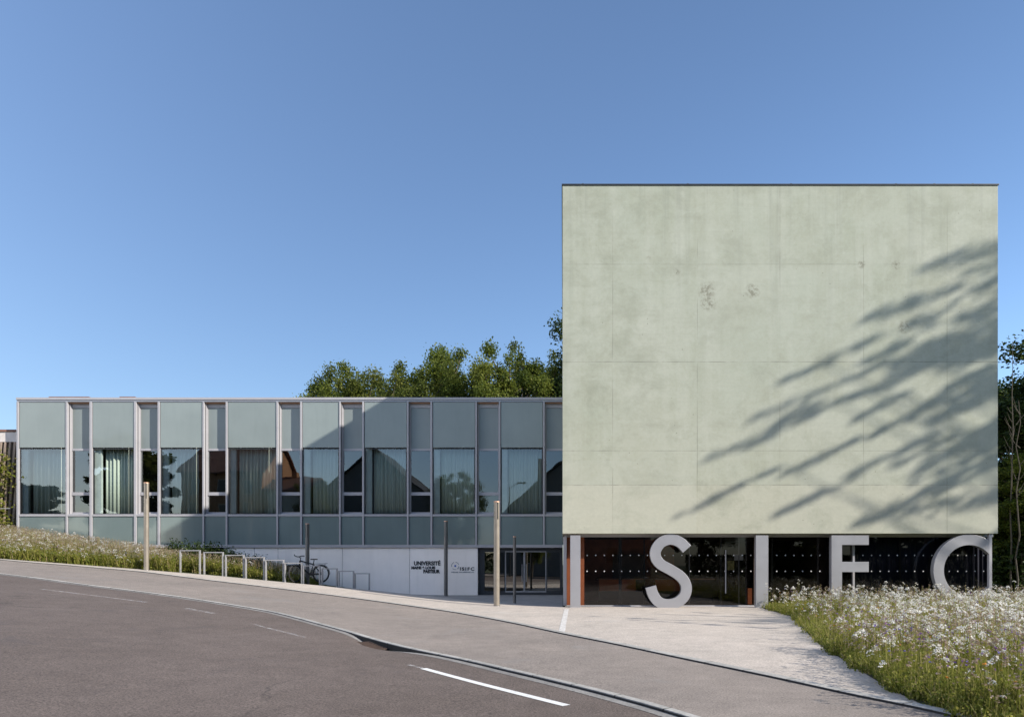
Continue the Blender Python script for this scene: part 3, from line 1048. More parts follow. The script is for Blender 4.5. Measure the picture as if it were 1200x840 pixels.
# interior
for (nm, m, bx) in (('lobby_floor', 'interior_floor', (bx0 + .1, GX(1163), G + .13, B + 9, -.05, .02)),
                    ('lobby_ceiling', 'interior_dark', (bx0 + .1, GX(1163), G + .13, B + 9, bz0 - .06, bz0 - .004)),
                    ('lobby_back_wall', 'interior_dark', (bx0 + .1, GX(1163), B + 9.01, B + 9.2, -.05, bz0 - .004))):
    MB().box(*bx).build(nm, m, blk)
MB().box(GX(688), px(790, B + 5), B + 5.0, B + 5.15, .021, bz0 - .061).build('timber_wall', 'lobby_wood', blk)
MB().box(GX(1160.2), GX(1160.2) + .06, G + .14, B + 9, .021, bz0 - .061).build('lobby_side_wall', 'interior_dark', blk)
MB().box(bx0 + .06, bx0 + .11, G + .14, B + 9, .021, bz0 - .061).build('lobby_side_wall', 'interior_wall', blk)
MB().box(GX(976), GX(976) + .12, G + .4, B + 9, .021, bz0 - .061).build('lobby_partition', 'interior_dark', blk)
op = MB().box(GX(664.2), GX(668.5), G - .03, G + .05, .056, bz0 - .113).box(GX(679), GX(684.6), G - .03, G + .05, .056, bz0 - .113)
op.build('orange_jamb', 'orange_panel', blk)
MB().box(GX(883.2), GX(887), G - .03, G + .05, .056, bz0 - .113).build('brown_jamb', 'rust_iron', blk)
MB().box(GX(878.6), GX(883.6), G + .3, G + .6, .021, .75).build('orange_bin', 'orange_panel', blk)
bays = [(684.6, 883.2, [726, 727.6, 755, 808, 845, 866], (688, 886, 2)), (902, 972, [905.2, 968.5], (905, 968, 3)), (987.6, 1160, [999, 1055, 1110], (995, 1160, 2))]
rowy = [650.4, 669.0, 689.2]
for bi, (a, b, mus, (d0, d1, rows)) in enumerate(bays):
    win = MB().box(GX(a), GX(b), G + .02, G + .06, .056, .09).build('window', 'dark_metal', blk)
    gpane('pane', GX(a), GX(b), G, .056, bz0 - .113, 'lobby_glass', win)
    for mpx in mus:
        wd = .02 if mpx not in (726, 727.6, 845) else .035
        mt = 'galvanised' if mpx in (808, 866) else 'dark_metal'
        if mpx == 999:
            MB().box(GX(998), GX(1000.2), G - .12, G - .02, 0.056, bz0 - .113).build('mullion', 'white_metal', win)
            continue
        MB().box(GX(mpx) - wd, GX(mpx) + wd, G + .01, G + .07, .091, bz0 - .114).build('mullion', mt, win)
    for r in range(rows):
        d = MB()
        x = 688.0 + math.ceil((d0 - 688.0) / 10.1) * 10.1
        while x < min(d1, b - 1):
            c1 = pz(rowy[r], G)
            c0 = px(x, G)
            d.add([(c0 + .028 * math.cos(k), G - .004, c1 + .028 * math.sin(k)) for k in np.linspace(0, 2 * math.pi, 10, endpoint=False)], [tuple(range(10))])
            x += 10.1
        d.build('dot_row', 'dots_white', win)
# door pull in the lobby glazing
MB().tube([(px(850, G), G - .07, .55), (px(850, G), G - .07, 2.35)], .028).tube([(px(850, G), G - .07, .75), (px(850, G), G, .75)], .015).tube([(px(850, G), G - .07, 2.15), (px(850, G), G, 2.15)], .015).build('door_pull', 'galvanised', blk)
# navy blind behind the right hand bay
n = 320; vs = []
for k in range(n + 1):
    x = GX(1001.5) + (GX(1162.5) - GX(1001.5)) * k / n
    vs += [(x, G + .25 + .03 * math.sin(k * .55), .03), (x, G + .25 + .03 * math.sin(k * .55), bz0 - .07)]
nb = MB().add(vs, [(2 * k, 2 * k + 2, 2 * k + 3, 2 * k + 1) for k in range(n)], True).build('navy_blind', 'navy_curtain')
so = nb.modifiers.new('thick', 'SOLIDIFY'); so.thickness = .006
tag(nb, 'dark navy ribbed blind filling the glazing behind the letters F and C', 'blind')
# reception counter and posters
rc = empty('reception_counter', (0, 0, 0))
tag(rc, 'long orange fronted reception counter inside the lobby behind the letter S', 'counter')
cy = B + 3.2
MB().box(px(700, cy), px(838, cy), cy, cy + .7, 1.06, 1.11).build('counter_top', 'soffit_brown', rc)
plain('counter_orange', (.50, .15, .04), .5)
MB().box(px(702, cy), px(745, cy), cy + .05, cy + .6, .55, 1.058).box(px(768, cy), px(800, cy), cy + .05, cy + .6, .55, 1.058).build('front_panel', 'counter_orange', rc)
MB().box(px(702, cy), px(836, cy), cy + .1, cy + .6, .021, .548).build('plinth', 'interior_dark', rc)
for nm, lab, p0, p1, q0, q1, mt in (('notice', 'small white notice taped inside the lobby glass near the door pull', 860.5, 871, 649.3, 656.2, 'paper'), ('poster', 'small yellow green poster on the lobby glass below the white notice', 852.6, 860.4, 656.8, 667.6, 'poster')):
    o = MB().box(px(p0, G), px(p1, G), G + .012, G + .016, pz(q1, G), pz(q0, G)).build(nm, mt)
    tag(o, lab, nm)
hd = MB().box(px(718, B + 4.5), px(756, B + 4.5), B + 4.5, B + 4.56, .6, 2.2)
hd.build('display_panel', 'interior_wall', blk)

# ------------------------------------------------------------------ the letters I S I F C
LY0, LY1 = B + .05, B + .29
zbase, ztop = 0.0, BZ(627)
LG = 'tall grey metal letters along the glazed ground floor'
def letter(mb, label):
    o = mb.build('sign_letter', 'letter_metal', None, .006)
    tag(o, label, 'letter', LG)
    return o
letter(MB().box(BX(668.3), BX(680.2), LY0, LY1, zbase, ztop), 'grey metal letter I before orange jambs at the left corner of the block')
letter(MB().box(BX(886.3), BX(900.8), LY0, LY1, zbase, ztop), 'grey metal letter I standing between the letters S and F')
SP = [(709, 184), (675, 150), (628, 134.5), (580, 150), (552, 190), (553, 228), (577, 260), (625, 287), (670, 316), (697, 347), (706.5, 383), (695, 422), (660, 452), (612, 462.5), (568, 450), (540, 415), (526.5, 373)]
SP = [((x / 4.2857 + 640), (y / 4.2857 + 600.2)) for x, y in SP]
sl = catmull([(BX(x), BZ(y)) for x, y in SP], 10)
sl = resample(sl, 90)
hw = 12.5 / 2 / 28.986
Lf, Rt = offset(sl, hw), offset(sl, -hw)
letter(MB().strip_xz([tuple(p) for p in Lf], [tuple(p) for p in Rt], LY0, LY1), 'big curved grey metal letter S standing before the lobby glass')
x0, x1, x2 = BX(975), BX(987.4), BX(1018.8)
fz = [BZ(627), BZ(638.2), BZ(658), BZ(670)]
letter(MB().prism_xz([(x0, 0), (x1, 0), (x1, fz[3]), (x2, fz[3]), (x2, fz[2]), (x1, fz[2]), (x1, fz[1]), (x2, fz[1]), (x2, fz[0]), (x0, fz[0])], LY0, LY1), 'grey metal letter F rising out of the flower meadow')
cx, cz, ro, ri = BX(1137), BZ(668.3), 42.3 / 28.986, 30.0 / 28.986
xc = BX(1160.2)
a_o = math.acos((xc - cx) / ro); a_i = math.acos((xc - cx) / ri)
an = np.linspace(0, 1, 70)
outer = [(cx + ro * math.cos(a_o + (2 * math.pi - 2 * a_o) * u), cz + ro * math.sin(a_o + (2 * math.pi - 2 * a_o) * u)) for u in an]
inner = [(cx + ri * math.cos(a_i + (2 * math.pi - 2 * a_i) * u), cz + ri * math.sin(a_i + (2 * math.pi - 2 * a_i) * u)) for u in an]
letter(MB().strip_xz(outer, inner, LY0, LY1), 'round grey metal letter C cut off by the white corner post at the right end')

# ------------------------------------------------------------------ light columns
def lamp(pxx, Y, top, base, r, mat, label, lant=.75):
    X = px(pxx, Y)
    L = empty('lamp_post', (X, Y, base))
    tag(L, label, 'lamp post', 'slim light columns along the path')
    h = top - base
    MB().lathe([(r, -.1), (r, h - lant)], n=24).build('pole', mat, L)
    MB().lathe([(r * 1.25, -.02), (r * 1.25, .015), (r * 1.02, .03)], n=24).build('base_plate', 'bronze_grey', L)
    la = MB()
    nb_ = 5
    for k in range(nb_):
        a0 = 2 * math.pi * k / nb_ + .35
        an_ = [a0 + q * (2 * math.pi / nb_) * .72 / 6 for q in range(7)]
        v = []
        for a in an_:
            for (rr_, z) in ((r, h - lant), (r, h - .05), (r * .88, h - .05), (r * .88, h - lant)):
                v.append((rr_ * math.cos(a), rr_ * math.sin(a), z))
        f = []
        for i in range(6):
            for q in range(4):
                f.append((i * 4 + q, i * 4 + (q + 1) % 4, (i + 1) * 4 + (q + 1) % 4, (i + 1) * 4 + q))
        f += [(0, 3, 2, 1), (24, 25, 26, 27)]
        la.add(v, f)
    lo = la.build('lantern', mat, L)
    MB().lathe([(r * .62, h - lant + .01), (r * .62, h - .06)], n=16).build('diffuser', 'lantern_glass', lo)
    MB().lathe([(r * 1.03, h - .05), (r * 1.03, h - .005), (r * .9, h)], n=24).build('cap', 'copper_cap', lo)
    return L
lamp(171.5, 33.2, pz(565, 33.2), zr(px(171.5, 33.2)), .115, 'champagne', 'pale metal light column at the edge of the flowery bank, far left', .8)
lamp(360.3, 36.2, pz(613, 36.2), .55, .10, 'bronze_grey', 'dark slim light column rising behind the parked bicycle')
lamp(522.5, 37.4, pz(610, 37.4), 0.0, .105, 'bronze_grey', 'dark light column standing between the two wall signs', .85)
lamp(582, 28.0, pz(587, 28.0), zr(px(582, 28)) + .0, .122, 'champagne', 'tall sunlit champagne coloured light column on the pale path before the doors', .75)
lamp(603, 31.0, pz(628, 31.0), zback(px(603, 31), 2.0), .068, 'bronze_grey', 'short thin dark light column close in front of the glass doors', .4)

# ------------------------------------------------------------------ bicycle stands
st = [(210.7, 235, 644.3), (238.7, 262, 646.5), (264, 286.3, 649.8), (287.5, 310, 652.4), (311, 333, 655.6), (333.5, 354.5, 659), (355, 375.5, 662.2), (377, 395.5, 665.5), (396.5, 415, 668.5), (415.5, 433.5, 671.2)]
ORD = ['first', 'second', 'third', 'fourth', 'fifth', 'sixth', 'seventh', 'eighth', 'ninth', 'last']
SL = ['brightly sunlit steel bicycle stand, the leftmost of the row beside the bank', 'sunlit steel bicycle stand, second from the left end of the row',
      'shaded steel bicycle stand, third from the left, just right of the two sunlit ones', 'shaded steel bicycle stand, fourth from the left end of the row', 'shaded steel bicycle stand, fifth from the left end of the row',
      'steel bicycle stand at the front wheel of the parked bicycle', 'steel bicycle stand half hidden behind the rear wheel of the bicycle', 'shaded bicycle stand just right of the parked bicycle, third from the right end', 'shaded bicycle stand, second from the right end of the row',
      'rightmost bicycle stand, alone against the metal wall']
for (a, b, ty), lab in zip(st, SL):
    Xm = px((a + b) / 2, 34)
    Y = yfar(Xm) + .55
    base = zback(Xm, .55)
    s = empty('bicycle_stand', (px((a + b) / 2, Y), Y, base))
    tag(s, lab, 'bicycle stand', 'bicycle stands in a row behind the path')
    w = (b - a) / 2 * Y / F - .03
    h = pz(ty, Y) - base
    for sx in (-1, 1):
        MB().box(sx * w - .03, sx * w + .03, -.05, .05, -.25, h - .052).build('leg', 'galvanised', s, .006)
    MB().box(-w - .03, w + .03, -.05, .05, h - .05, h).build('rail', 'galvanised', s, .006)

# ------------------------------------------------------------------ the bicycle
bY = yfar(-12.9) + .85
bk = empty('bicycle', (px(361, bY), bY, pz(682.2, bY)), math.radians(4))
tag(bk, 'black city bicycle with mudguards leaning among the stands by the metal wall', 'bicycle')
bk.scale = (1.17, 1.25, 1.26)
RW = .35
def wheel(parent, c, rot):
    w = empty('wheel', c)
    w.parent = parent; w.rotation_euler = (0, 0, rot)
    MB().torus((0, 0, 0), RW - .02, .030, n=40).build('tyre', 'black_rubber', w)
    MB().torus((0, 0, 0), RW - .05, .011, n=40, m=6).build('rim', 'chrome', w)
    sp_ = MB()
    for k in range(18):
        a = 2 * math.pi * k / 18
        sp_.tube([(0, .03 * (-1) ** k, 0), ((RW - .055) * math.cos(a), 0, (RW - .055) * math.sin(a))], .0018, 4, False)
    sp_.build('spokes', 'chrome', w)
    MB().tube([(0, -.05, 0), (0, .05, 0)], .022, 10).build('hub', 'chrome', w)
    return w
rw, fw = (.54, 0, RW), (-.53, 0, RW)
wheel(bk, rw, 0); wheel(bk, fw, math.radians(58))
bb = (.1, 0, .29); seat_t = (.23, 0, .78); head_t = (-.33, 0, .86); head_b = (-.37, 0, .70)
fr = MB()
fr.tube([bb, seat_t], .026).tube([bb, head_b], .034).tube([(.215, 0, .72), head_t], .028).tube([head_t, head_b], .034)
for s in (-.06, .06):
    fr.tube([bb, (rw[0], s, RW)], .016).tube([(.22, s * .3, .73), (rw[0], s, RW)], .015)
fr.build('frame', 'black_paint', bk)
ca, sa = math.cos(math.radians(58)), math.sin(math.radians(58))
fk = MB()
fk.tube([head_b, (-.40, 0, .60)], .02)
for s in (-.05, .05):
    off = Vector((-sa * s, ca * s, 0))
    fk.tube([Vector((-.40, 0, .60)) + off, Vector((-.45, 0, .5)) + off, Vector(fw) + off], .012)
fk.build('fork', 'black_paint', bk)
hb = MB()
hb.tube([head_t, (-.31, 0, .97), (-.37, 0, 1.02)], .022)
hb.tube([(-.26, .32, 1.06), (-.33, .2, 1.06), (-.39, .03, 1.02), (-.45, -.03, 1.02), (-.50, -.2, 1.07), (-.46, -.33, 1.10)], .019)
hb.build('handlebar', 'black_paint', bk)
sd = MB()
pts = [(-.02, .03), (.06, .045), (.16, .08), (.24, .085), (.27, .05)]
v = []; 
for x, w_ in pts: v += [(x + .12, -w_, .90), (x + .12, w_, .90), (x + .12, w_ * .9, .945), (x + .12, -w_ * .9, .945)]
f = []
for i in range(len(pts) - 1):
    for q in range(4): f.append((i * 4 + q, i * 4 + (q + 1) % 4, i * 4 + 4 + (q + 1) % 4, i * 4 + 4 + q))
f += [(0, 3, 2, 1), (16, 17, 18, 19)]
sd.add(v, f).build('saddle', 'saddle_black', bk, .012)
MB().tube([seat_t, (.26, 0, .905)], .02).build('seat_post', 'chrome', bk)
def guard(c, a0, a1, rot, nm='mudguard'):
    an_ = np.linspace(a0, a1, 16)
    v = []
    for a in an_:
        for y in (-.028, .028):
            v.append(((RW + .03) * math.cos(a), y, (RW + .03) * math.sin(a)))
    o = MB().add(v, [(2 * i, 2 * i + 1, 2 * i + 3, 2 * i + 2) for i in range(15)], True).build(nm, 'black_paint', bk)
    o.location = c; o.rotation_euler = (0, 0, rot)
    so = o.modifiers.new('thick', 'SOLIDIFY'); so.thickness = .004
guard(rw, math.radians(-5), math.radians(165), 0)
guard(fw, math.radians(20), math.radians(150), math.radians(58))
rk = MB()
for s in (-.06, .06):
    rk.tube([(.26, s, .735), (.80, s, .755)], .007).tube([(.72, s, .75), (rw[0], s * 1.1, RW)], .006)
rk.tube([(.80, -.06, .755), (.80, .06, .755)], .007).tube([(.5, -.06, .745), (.5, .06, .745)], .007)
rk.build('luggage_rack', 'black_paint', bk)
cr = MB()
cr.torus((bb[0], -.045, bb[2]), .085, .008, n=24, m=6)
cr.tube([(bb[0], -.07, bb[2]), (bb[0] - .1, -.07, bb[2] - .14)], .011).tube([(bb[0], .07, bb[2]), (bb[0] + .1, .07, bb[2] + .14)], .011).tube([(bb[0], -.08, bb[2]), (bb[0], .08, bb[2])], .015)
cr.box(bb[0] - .15, bb[0] - .05, -.15, -.07, bb[2] - .155, bb[2] - .13).box(bb[0] + .05, bb[0] + .15, .07, .15, bb[2] + .13, bb[2] + .155)
cr.build('crankset', 'black_paint', bk)
MB().box(.1, .62, -.062, -.04, .30, .37).build('chain_guard', 'black_paint', bk, .01)
MB().box(-.86, -.66, -.12, .14, .42, .70).build('pannier', 'saddle_black', bk, .05)

# ------------------------------------------------------------------ foliage builders
def leaf_quads(cent, size, r, up=.35):
    """one folded leaf (two triangles) per centre"""
    n = len(cent)
    nrm = r.normal(size=(n, 3)); nrm[:, 2] = np.abs(nrm[:, 2]) + up
    nrm /= np.linalg.norm(nrm, axis=1, keepdims=True)
    t = r.normal(size=(n, 3)); t -= nrm * (t * nrm).sum(1, keepdims=True); t /= np.linalg.norm(t, axis=1, keepdims=True)
    b = np.cross(nrm, t)
    s = size * (.6 + .8 * r.random((n, 1)))
    p0 = cent - t * s * .6; p2 = cent + t * s * .6
    p1 = cent + b * s * .36 + nrm * s * .08; p3 = cent - b * s * .36 + nrm * s * .08
    v = np.stack([p0, p1, p2, p3], 1).reshape(-1, 3)
    i = np.arange(n)[:, None] * 4
    return v, np.concatenate([i, i + 1, i + 2, i + 3], 1)

def make_tree(seed, H, crown_r, crown_lo, n_limb, per_clump, leaf, mat, bark='bark', spread=1.0, clump_r=(.55, 1.1), flat=.75, sub=4):
    """returns (trunk mesh, crown mesh), base at the origin"""
    r = np.random.default_rng(seed)
    tr = MB()
    tr_h = crown_lo + (H - crown_lo) * .75
    pts = [Vector((0, 0, -.4))]
    lean = r.normal(size=2) * .12
    for k in range(1, 7):
        z = tr_h * k / 6
        pts.append(Vector((lean[0] * k + r.normal() * .06, lean[1] * k + r.normal() * .06, z)))
    r0 = H * .018 + .05
    tr.tube(pts, [r0 * (1.25 - k / 6 * .95) for k in range(7)], 9)
    clumps = []
    for k in range(n_limb):
        u = (k + r.random()) / n_limb
        zb_ = crown_lo * .75 + (tr_h - crown_lo * .75) * u
        az = k * 2.4 + r.normal() * .3
        zc = crown_lo + (H - crown_lo) * (u * .92 + .05)
        prof = math.sqrt(max(.05, 1 - ((u - .42) / .66) ** 2))
        L = crown_r * prof * (.72 + .36 * r.random())
        base = Vector((lean[0] * 6 * zb_ / tr_h, lean[1] * 6 * zb_ / tr_h, zb_))
        tip = Vector((math.cos(az) * L, math.sin(az) * L, zc + r.normal() * .3)) + Vector((base.x, base.y, 0))
        mid = base.lerp(tip, .5) + Vector((0, 0, -.12 * L + .1))
        tr.tube([base, mid, tip], [r0 * .42 * (1.1 - u * .6), r0 * .25, r0 * .07], 6, False)
        clumps.append((tip, r.uniform(*clump_r)))
        for q in range(sub):
            f_ = r.uniform(.35, 1.0)
            c = base.lerp(tip, f_) + Vector(tuple(r.normal(size=3) * crown_r * .17))
            clumps.append((c, r.uniform(*clump_r) * .9))
            if q < 2: tr.tube([base.lerp(tip, f_ * .8), c], [r0 * .12, r0 * .04], 5, False)
    cents = []; tints = []
    for c, cr_ in clumps:
        n = int(per_clump * (cr_ / clump_r[1]) ** 2)
        d = r.normal(size=(n, 3)); d /= np.linalg.norm(d, axis=1, keepdims=True)
        rad = cr_ * (r.random((n, 1)) ** .45)
        p = d * rad * np.array([1, 1, flat]) * (1 + .25 * r.normal(size=(n, 1)))
        cents.append(p + np.array(c))
        tints.append(np.clip(r.normal(.45 + r.normal() * .15, .22, n), 0, 1))
    cents = np.concatenate(cents); tints = np.concatenate(tints)
    v, f = leaf_quads(cents, leaf, r)
    trunk = tr.build('trunk', bark)
    crown = np_mesh('crown', v, [f], [mat], tint=tints)
    return trunk, crown
def hide_proto(objs):
    ms = [o.data for o in objs]
    for o in objs: bpy.data.objects.remove(o)
    return ms
def height(ms): return float(np.percentile([v.co.z for v in ms[1].vertices], 97.5))
def place_tree(meshes, name, loc, rz, sc, label, group=None, cat='tree'):
    e = empty(name, loc, rz)
    e.scale = (sc if isinstance(sc, tuple) else (sc, sc, sc))
    tag(e, label, cat, group)
    for nm, me in zip(('trunk', 'crown'), meshes):
        o = bpy.data.objects.new(nm, me); COL.objects.link(o); o.parent = e
    return e
TA = hide_proto(make_tree(11, 14, 4.2, 4.5, 32, 860, .155, 'leaf_green', clump_r=(.5, 1.15)))
TB = hide_proto(make_tree(12, 14, 4.6, 4.0, 32, 860, .15, 'leaf_olive', clump_r=(.5, 1.2)))
TC = hide_proto(make_tree(13, 14, 4.0, 3.6, 34, 860, .155, 'leaf_dark', clump_r=(.5, 1.15)))
TD = hide_proto(make_tree(14, 14, 4.4, 1.6, 32, 620, .42, 'leaf_olive'))

GB = 'trees rising behind the flat roof of the glass wing'
back = [(TA, 392, 450, 60, .3, .9, 'small rounded green tree at the left end of the row behind the glass wing'),
        (TB, 440, 454, 62, 1.6, 1.0, 'olive green low tree behind the glass wing, second from the left'),
        (TB, 487, 446, 58, 3.9, 1.0, 'yellowish olive tree behind the roof, left of the tall knobbly green tree'),
        (TA, 536, 430, 60, 2.2, 1.0, 'tall green tree with knobbly top near the middle of the row behind the roof'),
        (TA, 586, 430, 57, 4.4, .95, 'bright green tree with a high round top left of the block'),
        (TB, 626, 434, 64, 5.2, 1.05, 'olive tree behind the roof, partly screened by brighter neighbours'),
        (TB, 415, 455, 66, 2.9, 1.0, 'lower olive tree filling the gap between the two leftmost trees behind the roof'),
        (TA, 512, 444, 66, 5.5, 1.0, 'lower green tree behind the roof left of the tall knobbly tree'),
        (TB, 655, 432, 66, 3.3, 1.0, 'olive tree in the row behind the roof next to the block edge'),
        (TC, 672, 398, 60, .9, 1.2, 'dark green tree half hidden by the left edge of the concrete block')]
for ms, p, ty, Y, rz, sc, lab in back:
    top = pz(ty, Y)
    s = top / height(ms)
    place_tree(ms, 'leafy_tree', (px(p, Y), Y, 0), rz, (sc, sc, s), lab, GB)

# right of the block: a dark wood edge with bare thin stems
GR = 'trees at the wood edge right of the block'
right = [(TC, 1212, 424, 42, .4, 1.15, 'tall dark tree at the right edge, just beyond the concrete block'), (TC, 1196, 455, 48, 2.0, 1.2, 'dark leafy tree in the gap right of the block, behind the thin bare stems'),
         (TA, 1216, 545, 38, 3.0, 1.1, 'low green tree filling the lower gap right of the block'), (TC, 1178, 560, 50, 4.0, 1.1, 'dark low tree showing directly behind the right corner of the block')]
for ms, p, ty, Y, rz, sc, lab in right:
    s = pz(ty, Y) / height(ms)
    place_tree(ms, 'leafy_tree', (px(p, Y), Y, 0), rz, (s * sc if s > .7 else .8, s * sc if s > .7 else .8, s), lab, GR)
for i, (p, ty, Y, lab) in enumerate(((1186, 400, 36, 'thin bare dead stem with pale bark nearest the right corner of the block'), (1193.5, 470, 34.5, 'thin pale stem with few twigs at the far right edge'))):
    t_ = empty('bare_stem', (px(p, Y), Y, 0))
    tag(t_, lab, 'tree')
    h = pz(ty, Y); r = np.random.default_rng(40 + i)
    m = MB()
    pts = [(r.normal() * .07, r.normal() * .07, -.2 + (h + .2) * k / 9) for k in range(10)]
    m.tube(pts, [.05 - .0042 * k for k in range(10)], 7)
    m.build('trunk', 'bark_pale', t_)
    m = MB()
    for k in range(11):
        z = h * (.45 + .55 * r.random()); a = r.random() * 6.3; L = .5 + r.random() * 1.0
        q = pts[min(9, int(z / h * 9))]; L *= .7
        e_ = (q[0] + math.cos(a) * L * .6, q[1] + math.sin(a) * L * .6, z + L)
        m.tube([(q[0], q[1], z), ((q[0] + e_[0]) / 2, (q[1] + e_[1]) / 2, z + L * .35), e_], [.022, .014, .005], 5, False)
    m.build('twigs', 'bark_pale', t_)

# trees outside the frame at the right: they throw the dappled shade on the block
S3 = Vector((2.05, -1.0, 1.23))
def shade_tree(seed, trunk_xy, H, boughs, leaf, lo):
    """open layered crown: every bough is a limb with leafy sprays along its outer part; boughs = (tip, root, thickness)"""
    r = np.random.default_rng(seed)
    tr = MB()
    tx, ty = trunk_xy
    tr.tube([(0, 0, -.4)] + [(r.normal() * .12, r.normal() * .12, H * k / 6) for k in range(1, 7)], [.36 - .05 * k for k in range(7)], 10)
    cents = []
    for tip, root, th in boughs:
        tip = np.array(tip) - np.array([tx, ty, 0]); root = np.array(root) - np.array([tx, ty, 0])
        zt = max(lo, min(H * .95, root[2] - np.linalg.norm(root[:2]) * .25))
        tr.tube([(0, 0, zt), tuple(root), tuple((root + tip) / 2), tuple(tip)], [.05, .022, .016, .006], 6, False)
        L = np.linalg.norm(tip - root)
        n_c = max(4, int(L / .42))
        for k in range(n_c):
            u = (k + r.random()) / n_c
            c = root + (tip - root) * u
            w = th * (.45 + .75 * math.sin(math.pi * min(1, .12 + u * .8))) * r.uniform(.5, 1.25)
            cc = c + r.normal(size=3) * np.array([.25, .25, .30]) * th
            n = int(170 * max(.25, w) ** 1.5)
            d = r.normal(size=(n, 3)) * np.array([.75, .75, .42]) * w
            cents.append(cc + d)
    cents = np.concatenate(cents)
    v, f = leaf_quads(cents, leaf, r)
    crown = np_mesh('crown', v, [f], ['leaf_dark'], tint=np.clip(r.normal(.45, .22, len(f)), 0, 1))
    return hide_proto([tr.build('trunk', 'bark'), crown])
# boughs: where their shade lies on the block's face (pixel of the photograph / 1200) and how far in front of it they hang
rs_ = np.random.default_rng(31)
SH_ = [(1085, 313, 1200, 283, .40), (1120, 322, 1215, 296, .36), (1140, 340, 1230, 312, .4), (1006, 376, 1130, 335, .30), (1080, 385, 1210, 350, .34), (970, 420, 1120, 360, .34), (907, 449, 965, 428, .14), (886, 491, 1050, 420, .30), (1040, 440, 1190, 372, .34), (834, 535, 970, 468, .33),
       (865, 528, 1010, 458, .26), (797, 603, 915, 546, .20), (912, 558, 1070, 488, .26), (985, 562, 1100, 508, .22), (910, 604, 966, 574, .20), (1000, 620, 1120, 560, .24), (1005, 612, 1175, 542, .36), (1050, 495, 1180, 440, .30),
       (1040, 440, 1175, 395, .26), (1080, 536, 1190, 505, .28), (1110, 605, 1200, 560, .32), (1060, 600, 1190, 575, .30), (1120, 470, 1230, 425, .26), (1130, 420, 1230, 380, .30), (1150, 640, 1240, 560, .35)]
SH_ = [(a, b_, c, d, th * .56) for (a, b_, c, d, th) in SH_]
for k in range(400):
    xa = 800 + 390 * rs_.random() ** .5; ya = 290 + 330 * rs_.random()
    edge_y = 603 - (xa - 797) * (603 - 285) / (1168 - 797)          # outer edge of the crown
    if ya < edge_y + 6 or ya > 618: continue
    if rs_.random() > .25 + .75 * (xa - 800) / 390: continue
    L_ = 35 + 80 * rs_.random()
    SH_.append((xa, ya, xa + L_, ya - L_ * (.42 + .12 * rs_.random()), .08 + .12 * rs_.random()))
    if len(SH_) > 84: break
bo = []
for (xa, ya, xb, yb, th) in SH_:
    fa_ = Vector((BX(xa), B, BZ(ya))); fb_ = Vector((BX(xb), B, BZ(yb)))
    t0 = 9.2 + 2.2 * rs_.random()
    t1 = t0 - 1.5 * rs_.random()
    bo.append((fa_ + S3 * t0, fb_ + S3 * t1, th))
TS = shade_tree(32, (40.0, 17.4), 26.5, bo, .19, 12.0)
place_tree(TS, 'leafy_tree', (40.0, 17.4, 0), 0, 1.0, 'tall open crowned tree beyond the right edge whose shade dapples the block', None)
# a smaller tree nearer the street lays thin shade across the pale path
gb = []
for (xa, ya, xb, yb, th) in ((690, 722, 800, 727, .10), (735, 726, 905, 736, .10), (800, 717, 900, 721, .12), (840, 728, 900, 731, .08)):
    ga = Vector((px(xa, 1.79 * F / (ya - 660)), 1.79 * F / (ya - 660), 0)); g2 = Vector((px(xb, 1.79 * F / (yb - 660)), 1.79 * F / (yb - 660), 0))
    gb.append((ga + S3 * 8.2, g2 + S3 * 7.4, th))
gb += [(Vector((24, 12, 11)), Vector((22, 14.5, 9)), .4), (Vector((26, 14, 11)), Vector((23, 15, 9)), .4)]
TS2 = shade_tree(33, (22.5, 14.8), 11.5, gb, .14, 6.5)
place_tree(TS2, 'leafy_tree', (22.5, 14.8, 0), 0, 1.0, 'small sparse tree by the street beyond the right edge of the meadow', None)
place_tree(TC, 'leafy_tree', (36, 34, 0), 1.2, 1.15, 'broad dark tree standing beyond the right edge by the wood', GR)
place_tree(TC, 'leafy_tree', (31, 41, 0), 2.2, 1.05, 'dark tree behind the broad one beyond the right edge', GR)
place_tree(TB, 'leafy_tree', (43, 38, 0), 4.2, 1.1, 'olive tree standing outermost at the wood edge beyond the right edge', GR)

# ------------------------------------------------------------------ neighbouring building at the far left
NY = 39.1
nbd = empty('slatted_building', (px(-40, NY), NY, 2.6))
tag(nbd, 'neighbouring building with timber slats, white fascia and climbing plant at the far left', 'building')
ox = px(-40, NY)
xl, xr = px(-160, NY) - ox, px(18.2, NY) - ox
zt_ = pz(498, NY) - 2.6
MB().box(xl, xr, .25, 8, -1, zt_ - .8).build('wall', 'interior_dark', nbd)
MB().box(xl, xr, .05, .24, zt_ - .95, zt_ - .38).build('fascia', 'fascia', nbd)
MB().add([(xl, 0, zt_ - .37), (xr, 0, zt_ - .37), (xr, 8, zt_ + .9), (xl, 8, zt_ + .9), (xl, 0, zt_ - .25), (xr, 0, zt_ - .25), (xr, 8, zt_ + 1.0), (xl, 8, zt_ + 1.0)],
         [(0, 1, 2, 3), (4, 5, 6, 7), (0, 1, 5, 4), (1, 2, 6, 5), (2, 3, 7, 6), (3, 0, 4, 7)]).build('roof', 'roof_tile', nbd)
sl_ = MB()
k = 0; x = xl
while x < xr - .2:
    ln = .5
    sl_.add([(x, .0, 0), (x + .12, .0, 0), (x + .12 + ln, .0, zt_ - .97), (x + ln, .0, zt_ - .97), (x, .06, 0), (x + .12, .06, 0), (x + .12 + ln, .06, zt_ - .97), (x + ln, .06, zt_ - .97)],
            [(0, 1, 2, 3), (4, 5, 6, 7), (0, 1, 5, 4), (1, 2, 6, 5), (2, 3, 7, 6), (3, 0, 4, 7)])
    x += .27
